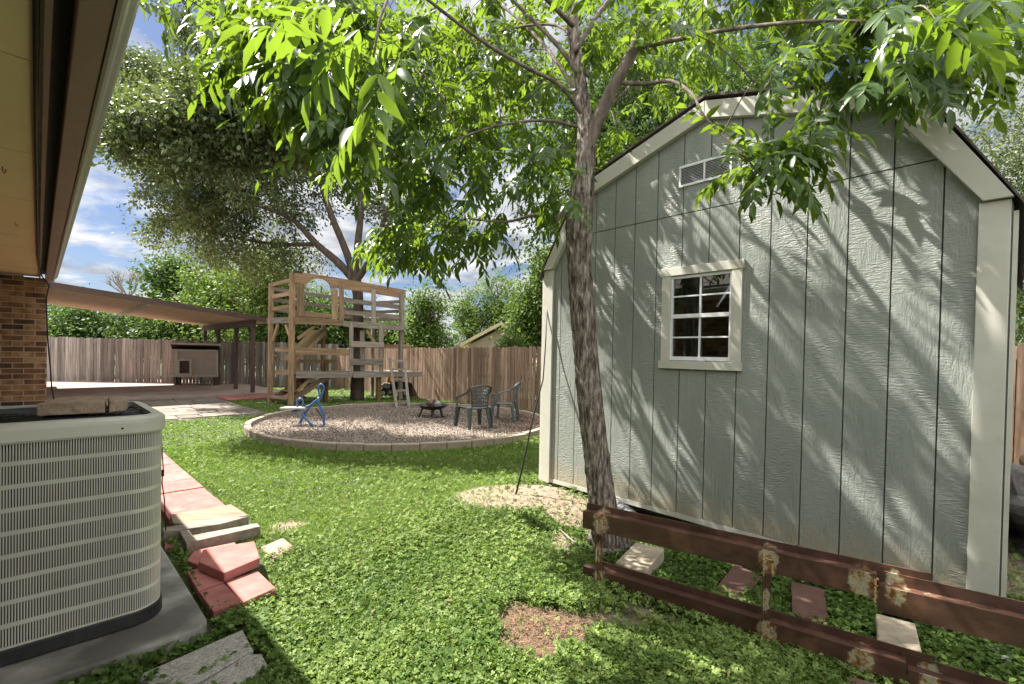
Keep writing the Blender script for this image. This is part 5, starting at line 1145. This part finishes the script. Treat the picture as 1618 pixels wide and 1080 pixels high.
# pecan in front of the shed
PB = G(963, 872)
def PD(px, py, dy=0): return D(px, py, PB.y+dy)
trunk = ([PB-Vector((0, 0, .05)), G(962, 868)+Vector((0, 0, .03)), PD(957, 835), PD(950, 780), PD(940, 700), PD(929, 600), PD(921, 500), PD(915, 410), PD(915, 350), PD(917, 320), PD(925, 250), PD(924, 190, .03), PD(915, 120, .06), PD(906, 50, .1), PD(902, -40, .12), PD(905, -160, .2)],
         [.185, .148, .116, .102, .096, .093, .091, .091, .104, .096, .072, .060, .050, .046, .042, .03])
limbs = [trunk,
 ([PD(926, 235), PD(942, 195, -.02), PD(968, 140, -.1), PD(1000, 80, -.15), PD(1030, 10, -.2), PD(1045, -80, -.2), PD(1065, -220, -.2)], [.062, .050, .045, .040, .036, .030, .02]),
 ([PD(920, 180), PD(885, 135, -.1), PD(830, 105, -.25), PD(770, 70, -.4), PD(700, 18, -.6), PD(640, -30, -.8)], [.03, .024, .02, .018, .015, .01]),
 ([PD(914, 115), PD(880, 70, .1), PD(840, 30, .2), PD(800, -10, .3), PD(740, -70, .3)], [.03, .026, .022, .018, .012]),
 ([PD(918, 325), PD(895, 330, -.02), PD(872, 350, -.05), PD(845, 340, -.15), PD(800, 350, -.3), PD(740, 345, -.5)], [.05, .038, .03, .02, .013, .008]),
 ([PD(975, 130, -.1), PD(1020, 132, -.2), PD(1062, 128, -.4), PD(1095, 150, -.6), PD(1112, 182, -.75), PD(1165, 236, -.95), PD(1190, 262, -1.0)], [.028, .022, .018, .014, .011, .009, .006]),
 ([PD(1003, 75, -.15), PD(1070, 62, -.35), PD(1140, 48, -.6), PD(1220, 38, -.85), PD(1310, 32, -1.05), PD(1400, 36, -1.2)], [.03, .024, .02, .016, .012, .008]),
 ([PD(910, 80), PD(940, 30, .2), PD(990, -40, .5), PD(1040, -130, .9)], [.03, .025, .02, .012]),
 ([PD(925, 200), PD(900, 130, .4), PD(850, 60, .9), PD(780, 0, 1.4), PD(700, -40, 1.8)], [.03, .026, .022, .018, .01]),
 ([PD(905, 40), PD(820, -40, -.5), PD(700, -90, -1.0), PD(560, -80, -1.5), PD(440, -30, -1.8)], [.03, .024, .02, .014, .008]),
 ([PD(925, 215), PD(960, 170, .5), PD(1010, 120, 1.2), PD(1050, 60, 2.0)], [.025, .02, .015, .01]),
 ([PD(912, 200), PD(860, 190, -.2), PD(780, 200, -.4), PD(700, 230, -.5), PD(640, 260, -.6)], [.02, .016, .012, .01, .006]),
 ([PD(930, 120), PD(880, 40, .8), PD(760, 60, 1.2), PD(680, 120, 1.5), PD(600, 200, 1.6)], [.02, .018, .016, .012, .006]),
]
limbs = limbs[:2]+[(P_, [r_*.66 for r_ in Q_]) for P_, Q_ in limbs[2:]]
pt = thing('pecan_tree', tuple(PB), 'pecan tree with slender leaning trunk in front of the grey green shed', 'tree')
mb, nodes = limbs_mesh(limbs[:1], 10, 26, .055)
from mathutils import noise as nz
for i, q in enumerate(mb.v):                                       # plated bark relief and root flare
    ax = PB.x+(q.z)*-.055; d = Vector((q.x-ax, q.y-PB.y, 0)); a = math.atan2(d.y, d.x)
    k = 1+.10*nz.noise(Vector((math.cos(a)*3.5, math.sin(a)*3.5, q.z*2.2)))
    if q.z < .25: mb.v[i] = Vector((PB.x+(q.x-PB.x)*(1+.35*(1-q.z/.25)*max(0, math.sin(3*a+1))), PB.y+(q.y-PB.y)*(1+.35*(1-q.z/.25)*max(0, math.sin(3*a+1))), q.z))
mb.build('trunk', 'bark', pt, smooth=True)
mb2, n2 = limbs_mesh(limbs[1:], 7, 12, .07)
allnodes = nodes[int(len(nodes)*.62):]+n2
# compound leaves -------------------------------------------------
def leaflet_batch(P, D_, Nn, L, W):
    """8-vertex folded, curved leaflets"""
    n = len(P); S_ = unit(np.cross(D_, Nn)); U_ = np.cross(S_, D_)
    prof = [(0, 0), (.28, .78), (.28, 0), (.28, -.78), (.62, .86), (.62, 0), (.62, -.86), (1, 0)]
    V = np.zeros((n, 8, 3)); cur = rng.uniform(-.05, .5, n)
    for i, (a, b) in enumerate(prof):
        V[:, i] = P+D_*(a*L)[:, None]+S_*(b*W*.5)[:, None]+U_*((abs(b)*W*.18)-(a*a*L*cur))[:, None]
    base = np.array([[0, 1, 2, 2], [0, 2, 3, 3], [1, 4, 5, 2], [2, 5, 6, 3], [4, 7, 5, 5], [5, 7, 6, 6]])
    T = np.array([[0, 1, 2], [0, 2, 3], [1, 4, 2], [4, 5, 2], [2, 5, 3], [5, 6, 3], [4, 7, 5], [5, 7, 6]])
    F = (np.arange(n)[:, None, None]*8+T[None]).reshape(-1, 3); return V.reshape(-1, 3), F
LP, LD, LN, LL, LW, LT = [], [], [], [], [], []
RPs = []
def compound(p, d, L, sc, tone):
    """pinnate leaf starting at p heading d, drooping"""
    p = np.array(p, float); d = unit(np.array(d, float)); npair = rng.integers(4, 7); pts = [p.copy()]; seg = L/(npair+1); q = p.copy(); dd = d.copy(); up = np.array([0, 0, 1.])
    side = unit(np.cross(dd, up)+rng.normal(size=3)*.25)
    for k in range(npair+1):
        dd = unit(dd+np.array([0, 0, -.13])+rng.normal(size=3)*.03); q = q+dd*seg*(1.25 if k == 0 else .95); pts.append(q.copy())
        sd = unit(side-dd*np.dot(side, dd)); nrm = unit(np.cross(sd, dd)); nrm = nrm if nrm[2] > 0 else -nrm
        if k < npair:
            ll = sc*(.72+.38*math.sin(math.pi*(k+1)/(npair+1)))*rng.uniform(.8, 1.15)
            for s_ in (-1, 1):
                ld = unit(dd*rng.uniform(.5, .85)+sd*s_*rng.uniform(.7, 1.0)+np.array([0, 0, -rng.uniform(.15, .75)])+rng.normal(size=3)*.1)
                LP.append(q+0); LD.append(ld); LN.append(unit(nrm+rng.normal(size=3)*.35)); LL.append(ll*rng.uniform(.85, 1.1)); LW.append(ll*rng.uniform(.30, .38)); LT.append(np.clip(tone+rng.normal()*.12, 0, 1))
        else:
            LP.append(q+0); LD.append(unit(dd+np.array([0, 0, -.15]))); LN.append(nrm); LL.append(sc*1.05); LW.append(sc*.36); LT.append(np.clip(tone+rng.normal()*.12, 0, 1))
    RPs.append(pts)
# leaf masses: px, py, depth, spread px, spread py, depth spread, clumps
MASS = [(485, 45, 2.5, 45, 40, .2, 9), (470, 130, 2.6, 30, 35, .2, 6), (530, 185, 2.5, 35, 35, .2, 6), (540, 80, 2.9, 50, 60, .4, 12), (400, 20, 3.2, 30, 30, .3, 6), (420, 95, 2.5, 30, 35, .2, 5),
        (600, 60, 3.6, 80, 70, .6, 20), (680, 150, 4.2, 80, 70, .7, 24), (600, 220, 3.6, 60, 45, .4, 13), (760, 60, 4.6, 80, 60, .9, 20), (760, 200, 4.4, 70, 60, .8, 18),
        (700, 290, 4.0, 70, 40, .5, 13), (820, 290, 3.6, 50, 40, .4, 8), (650, 355, 4.0, 60, 34, .4, 10), (740, 365, 3.9, 55, 30, .4, 8), (590, 385, 4.2, 25, 15, .3, 2), (840, 120, 4.8, 60, 60, .9, 13),
        (860, 230, 4.3, 45, 40, .4, 6), (670, 395, 3.9, 30, 15, .2, 2),
        (980, 50, 4.8, 70, 60, 1., 11), (1080, 50, 4.6, 80, 50, 1., 10), (1000, 180, 5.2, 50, 60, .3, 5), (1180, 15, 3.2, 80, 30, .5, 8), (1300, 10, 2.9, 80, 25, .4, 10), (1420, 15, 2.7, 80, 25, .4, 10), (1540, 25, 2.6, 60, 30, .4, 9),
        (1250, 90, 2.9, 50, 20, .2, 4), (1330, 100, 2.8, 50, 22, .2, 5), (1420, 95, 2.7, 40, 20, .2, 4), (1530, 85, 2.6, 50, 25, .3, 4)]
centers = []
for px, py, Yd, sx, sy, sd, k in MASS:
    for _ in range(int(k)): centers.append((tuple(D(px+rng.normal()*sx*.6, py+rng.normal()*sy*.6, Yd+rng.normal()*sd)), 1.0, .105))
# the hanging spray before the gable wall
for _ in range(6): centers.append((tuple(D(1205+rng.normal()*24, 258+rng.normal()*13, PB.y-1.0+rng.normal()*.07)), 1.0, .115))
for px, py in ((1160, 245), (1225, 285), (1190, 240)): centers.append((tuple(D(px, py, PB.y-1.0)), 1.0, .115))
# crown above the frame, it throws the dappled shade
for _ in range(130):
    centers.append((tuple(np.array([rng.normal()*1.5+.3, 4.4+rng.normal()*1.0, 5.6+rng.normal()*.9])), 1.0, .11))
for cc_, s_, lsz in centers:
    c = np.array(cc_); nl = rng.integers(4, 7); tone = rng.normal(.5, .15)
    away = unit(np.array([c[0]-PB.x, c[1]-PB.y, .3])+rng.normal(size=3)*.3)
    for k in range(nl):
        d = unit(away*.6+rng.normal(size=3)*np.array([.8, .8, .5])+np.array([0, 0, -.15])); compound(c+rng.normal(size=3)*.05, d, rng.uniform(.22, .36)*s_, lsz*rng.uniform(.8, 1.15)*s_, tone)
twigs(mb2, allnodes, np.array([c[0] for c in centers]), .007, 1, .10)
mb2.build('branches', 'bark_up', pt, smooth=True)
# near spray of big leaves
nearc = [((560, 95), 1.55, (-.25, -.1, .1)), ((590, 30), 1.5, (-.5, .1, -.2)), ((600, 80), 1.6, (-.1, 0, -1)), ((545, 10), 1.6, (-.7, 0, .1)), ((590, 150), 1.7, (-.5, 0, -.6)), ((640, 60), 1.7, (-.2, .1, -.8))]
for (px, py), Yd, d in nearc:
    c = D(px, py, Yd); compound(c, d, .30, .125, .9)
mbn = MB(); 
anch = D(640, -40, PB.y-.8)
mbn.tube([anch, D(640, -60, 2.3), D(620, -20, 1.8), D(600, 30, 1.6), D(590, 90, 1.6)], [.010, .008, .006, .005, .003], 6); mbn.build('near_twig', 'bark_up', pt, smooth=True)
# rachises as thin three-sided tubes
VV, FF = [], []
for pts in RPs:
    pts = np.array(pts); n = len(pts); b0 = len(VV)
    for i, q in enumerate(pts):
        r = .0022*(1-.5*i/n)
        for a in range(3): VV.append(q+r*np.array([math.cos(a*2.09), math.sin(a*2.09)*.7, math.sin(a*2.09)*.7]))
    for i in range(n-1):
        for a in range(3): FF.append((b0+i*3+a, b0+i*3+(a+1) % 3, b0+i*3+3+(a+1) % 3, b0+i*3+3+a))
npmesh('leaf_stalks', np.array(VV), np.array(FF), 'pecan_leaf', np.full(len(VV), .7), pt, off=tuple(PB))
V, F = leaflet_batch(np.array(LP), np.array(LD), np.array(LN), np.array(LL), np.array(LW))
npmesh('crown', V, F, 'pecan_leaf', np.repeat(np.array(LT), 8), pt, smooth=False, off=tuple(PB))

# ------------------------------------------------------------------ ground cover
def sample(n, r0, r1, a0=-58, a1=58):
    """points round the camera station, density falling with distance"""
    r = np.exp(rng.uniform(math.log(r0), math.log(r1), n)); a = np.radians(rng.uniform(a0, a1, n)); return r*np.sin(a), r*np.cos(a), r
def keepmask(x, y, soilkill=1.0):
    k = ~hard(x, y); s = soil_w(x, y)*soilkill; k &= rng.random(len(x)) > smooth01((s-.18)/.32)*(.90+.08*np.sin(5*x)*np.cos(4*y)); k &= rng.random(len(x)) > np.clip(brown_w(x, y)*1.7, 0, .985)
    return k
def avoid(x, y, quads):
    k = np.ones(len(x), bool)
    for q in quads:
        P = [G(px, py) for px, py in q]; n = len(P); m_ = sum(P, Vector())/n; P = [m_+(e-m_)*.97 for e in P]; ins = np.ones(len(x), bool); sg = 0
        area = sum(P[i].x*P[(i+1) % n].y-P[(i+1) % n].x*P[i].y for i in range(n))
        for i in range(n):
            a, b = P[i], P[(i+1) % n]; c = (b.x-a.x)*(y-a.y)-(b.y-a.y)*(x-a.x); ins &= (c > 0) if area > 0 else (c < 0)
        k &= ~ins
    return k
AQ = [[C4(665, 600), C4(905, 576), C4(984, 740), C4(760, 826), C4(664, 690)], [C4(927, 594), C4(1005, 560), C4(1048, 594), C4(975, 634)], [C4(578, 480), C4(822, 441), C4(930, 520), C4(695, 585), C4(578, 560)],
      [C4(462, 1062), C4(862, 886), C4(902, 960), C4(640, 1110)], [C4(660, 1112), C4(880, 975), C4(930, 972), C4(968, 1042), C4(840, 1130)],
      [(985, 930), (1004, 880), (1050, 880), (1025, 935)], [(1120, 940), (1161, 897), (1204, 917), (1168, 957)], [(1250, 925), (1302, 938), (1312, 990), (1252, 976)], [(1384, 968), (1446, 984), (1457, 1040), (1386, 1020)]]
# clover
x, y, r = sample(360000, 1.7, 9.5)
gm = smooth01((-x-.15)*.75+(y-3.5)*.50*(y < 7.2)+1.2*(y >= 7.2)+.35*np.sin(1.9*x+.7)*np.cos(1.7*y+.4)+.2*np.sin(5*x+2*y)+rng.normal(size=len(x))*.22)          # 1 = grass dominated
k = keepmask(x, y) & avoid(x, y, AQ) & (rng.random(len(x)) > gm*.93); x, y, r, = x[k], y[k], r[k]; n = len(x)
hgt = rng.uniform(.006, .060, n)*(1+.25*np.sin(3*x)*np.sin(2.6*y)); z = ground_h(x, y)+hgt
sz = rng.uniform(.009, .0205, n)*np.clip(r/4.2, 1, 1.35)
C = np.stack([x, y, z], 1); nr = unit(rng.normal(size=(n, 3))*.55+np.array([0, 0, 1.])); ax = unit(np.cross(nr, rng.normal(size=(n, 3)))); ay = np.cross(nr, ax)
Vs, Ts = [], []; tn = np.clip(rng.normal(.5, .27, n)+.2*np.sin(2*x+y)*np.sin(1.7*y)+.12*np.sin(7*x-3*y), 0, 1)
for j in range(3):
    a = j*2.0944; d = ax*math.cos(a)+ay*math.sin(a); s_ = np.cross(nr, d); lift = nr*(sz*.18)[:, None]
    q = np.stack([C, C+d*(sz*.62)[:, None]+s_*(sz*.52)[:, None]+lift, C+d*(sz*1.08)[:, None], C+d*(sz*.62)[:, None]-s_*(sz*.52)[:, None]+lift], 1); Vs.append(q); Ts.append(np.clip(tn+rng.normal(size=n)*.06, 0, 1))
V = np.concatenate(Vs).reshape(-1, 3); F = np.arange(len(V)).reshape(-1, 4); o = npmesh('clover', V, F, 'clover', np.concatenate(Ts).repeat(4)); tag(o, 'low green clover covering the yard', 'clover', kind='stuff')
# grass
def blades(n, r0, r1, h, w, near_soil=False):
    x, y, r = sample(n, r0, r1); gm = smooth01((-x-.15)*.75+(y-3.5)*.50*(y < 7.2)+1.2*(y >= 7.2)+.35*np.sin(1.9*x+.7)*np.cos(1.7*y+.4)+.2*np.sin(5*x+2*y)+rng.normal(size=len(x))*.22)
    k = keepmask(x, y, .8) & avoid(x, y, AQ) & (rng.random(len(x)) < .12+gm*.9); x, y, r = x[k], y[k], r[k]; n = len(x)
    B = np.stack([x, y, ground_h(x, y)-.003], 1); d = unit(np.stack([rng.normal(size=n)*.45, rng.normal(size=n)*.45, np.ones(n)], 1)); L = h*rng.uniform(.5, 1.3, n); W = w*np.clip(r/3.5, 1, 5)*rng.uniform(.7, 1.2, n)
    s_ = unit(np.cross(d, rng.normal(size=(n, 3)))); bend = unit(d*np.array([1, 1, 0])+1e-6)
    m1 = B+d*(L*.55)[:, None]; tp_ = B+d*L[:, None]+bend*(L*.45)[:, None]-np.array([0, 0, 1])*(L*.15)[:, None]
    V = np.stack([B-s_*W[:, None]*.5, B+s_*W[:, None]*.5, m1+s_*W[:, None]*.45, m1-s_*W[:, None]*.45, tp_+s_*W[:, None]*.08, tp_-s_*W[:, None]*.08], 1).reshape(-1, 3)
    i = np.arange(n)[:, None]*6; F = np.concatenate([i+np.array([[0, 1, 2, 3]]), i+np.array([[3, 2, 4, 5]])]); t = np.clip(rng.normal(.5, .22, n), 0, 1).repeat(6); return V, F, t
a = blades(520000, 1.7, 8.5, .042, .0036); b = blades(200000, 7, 30, .045, .006)
V = np.concatenate([a[0], b[0]]); F = np.concatenate([a[1], b[1]+len(a[0])]); o = npmesh('grass', V, F, 'grass', np.concatenate([a[2], b[2]])); tag(o, 'short bright green lawn grass', 'grass', kind='stuff')
n = 26000; a = rng.uniform(-.15, 3.0, n); b = rng.uniform(.09, 1.4, n); x = RP.x+RD.x*a+RB.x*b; y = RP.y+RD.y*a+RB.y*b
n2 = 5000; u2 = rng.uniform(2.1, 4.4, n2); v2 = .66+rng.normal(size=n2)*.13; u2 = np.where(rng.random(n2) < .5, rng.uniform(2.55, 2.9, n2), u2); v2 = np.where(u2 < 2.85, rng.uniform(-.2, .9, n2), v2)
x = np.concatenate([x, -S7*u2+S7*v2]); y = np.concatenate([y, S7*u2+S7*v2]); k = (~hard(x, y)) & avoid(x, y, AQ) & (y > .6) & (soil_w(x, y) < .4); x, y = x[k], y[k]; n = len(x)
dens = np.sin(6*x+1)*np.sin(5*y)+rng.normal(size=n)*.5; k = dens > -.55; x, y = x[k], y[k]; n = len(x)
hh = rng.uniform(.03, .085, n); C = np.stack([x, y, ground_h(x, y)+hh], 1); nr = unit(rng.normal(size=(n, 3))*.42+np.array([0, 0, 1.])); d = unit(np.cross(nr, rng.normal(size=(n, 3)))); s_ = np.cross(nr, d); L = rng.uniform(.016, .036, n)[:, None]; W = L*.42
V = np.stack([C-d*L*.5, C-d*L*.15+s_*W+nr*L*.1, C+d*L*.25+s_*W*.8+nr*L*.08, C+d*L*.55, C+d*L*.25-s_*W*.8+nr*L*.08, C-d*L*.15-s_*W+nr*L*.1], 1).reshape(-1, 3); i = np.arange(n)[:, None]*6
F = np.concatenate([i+np.array([[0, 1, 2, 3]]), i+np.array([[0, 3, 4, 5]])]); o = npmesh('broadleaf_weeds', V, F, 'clover', np.clip(rng.normal(.22, .18, n), 0, 1).repeat(6)); tag(o, 'dark green broad leaved weeds behind the rusty rack and round the pad', 'weeds', kind='stuff')
# dry straw on the brown patch and bare soil
n = 3200; x = .18+rng.normal(size=n)*.16; y = 2.54+rng.normal(size=n)*.14; n2 = 900
x = np.concatenate([x, rng.uniform(-.7, 1.0, n2)]); y = np.concatenate([y, rng.uniform(3.8, 5.4, n2)]); k = (soil_w(x, y) > .35) | (brown_w(x, y) > .3); k &= ~hard(x, y); x, y = x[k], y[k]; n = len(x)
B = np.stack([x, y, ground_h(x, y)+rng.uniform(.003, .02, n)], 1); d = unit(rng.normal(size=(n, 3))*np.array([1, 1, .35])); V, F = leaf_quads(B, d, rng.uniform(.01, .045, n), rng.uniform(.002, .005, n), np.tile([0, 0, 1.], (n, 1)))
o = npmesh('dry_straw', V, F, 'straw', rng.random(n).repeat(4)); tag(o, 'dry straw and litter on the bare patches', 'straw', kind='stuff')
# gravel chips
n = 60000; rr = np.sqrt(rng.random(n))*(GR-.02); a = rng.uniform(0, 2*np.pi, n); x = GC.x+rr*np.cos(a); y = GC.y+rr*np.sin(a); s_ = rng.uniform(.012, .03, n)
nr = unit(rng.normal(size=(n, 3))*.5+np.array([0, 0, 1.])); d = unit(np.cross(nr, rng.normal(size=(n, 3)))); P = np.stack([x, y, .042+.015*(1-rr/GR)+rng.uniform(0, .012, n)+.012*np.sin(3*x)*np.sin(2.7*y)], 1)
V, F = leaf_quads(P, d, s_, s_*.9, nr); o = npmesh('gravel_chips', V, F, 'chip', rng.random(n).repeat(4)); tag(o, 'loose tan gravel chips filling the circle', 'gravel', kind='stuff')
x, y, r = sample(700, 1.8, 7); k = ~hard(x, y); x, y = x[k], y[k]; m_ = len(x)
P = np.stack([x, y, ground_h(x, y)+rng.uniform(.03, .06, m_)], 1); d = unit(rng.normal(size=(m_, 3))*np.array([1, 1, .3])); V, F = leaf_quads(P, d, rng.uniform(.02, .05, m_), rng.uniform(.008, .018, m_), unit(rng.normal(size=(m_, 3))*.4+np.array([0, 0, 1.])))
o = npmesh('leaf_litter', V, F, 'deadleaf', rng.uniform(.3, 1, m_).repeat(4)); tag(o, 'scattered dry leaves lying on the lawn', 'leaves', kind='stuff')
n = 900; a = rng.uniform(-.5, .6, n); rr = GR-.1-np.abs(rng.normal(size=n))*.45; x = GC.x+rr*np.cos(a); y = GC.y+rr*np.sin(a); P = np.stack([x, y, np.full(n, .065)], 1); d = unit(rng.normal(size=(n, 3))*np.array([1, 1, .3]))
V, F = leaf_quads(P, d, rng.uniform(.03, .07, n), rng.uniform(.015, .03, n), unit(rng.normal(size=(n, 3))*.5+np.array([0, 0, 1.]))); o = npmesh('fallen_leaves', V, F, 'deadleaf', rng.random(n).repeat(4)); tag(o, 'brown fallen leaves on the gravel near the fence', 'leaves', kind='stuff')
for o in bpy.data.objects:
    if '_off' in o.keys(): del o['_off']
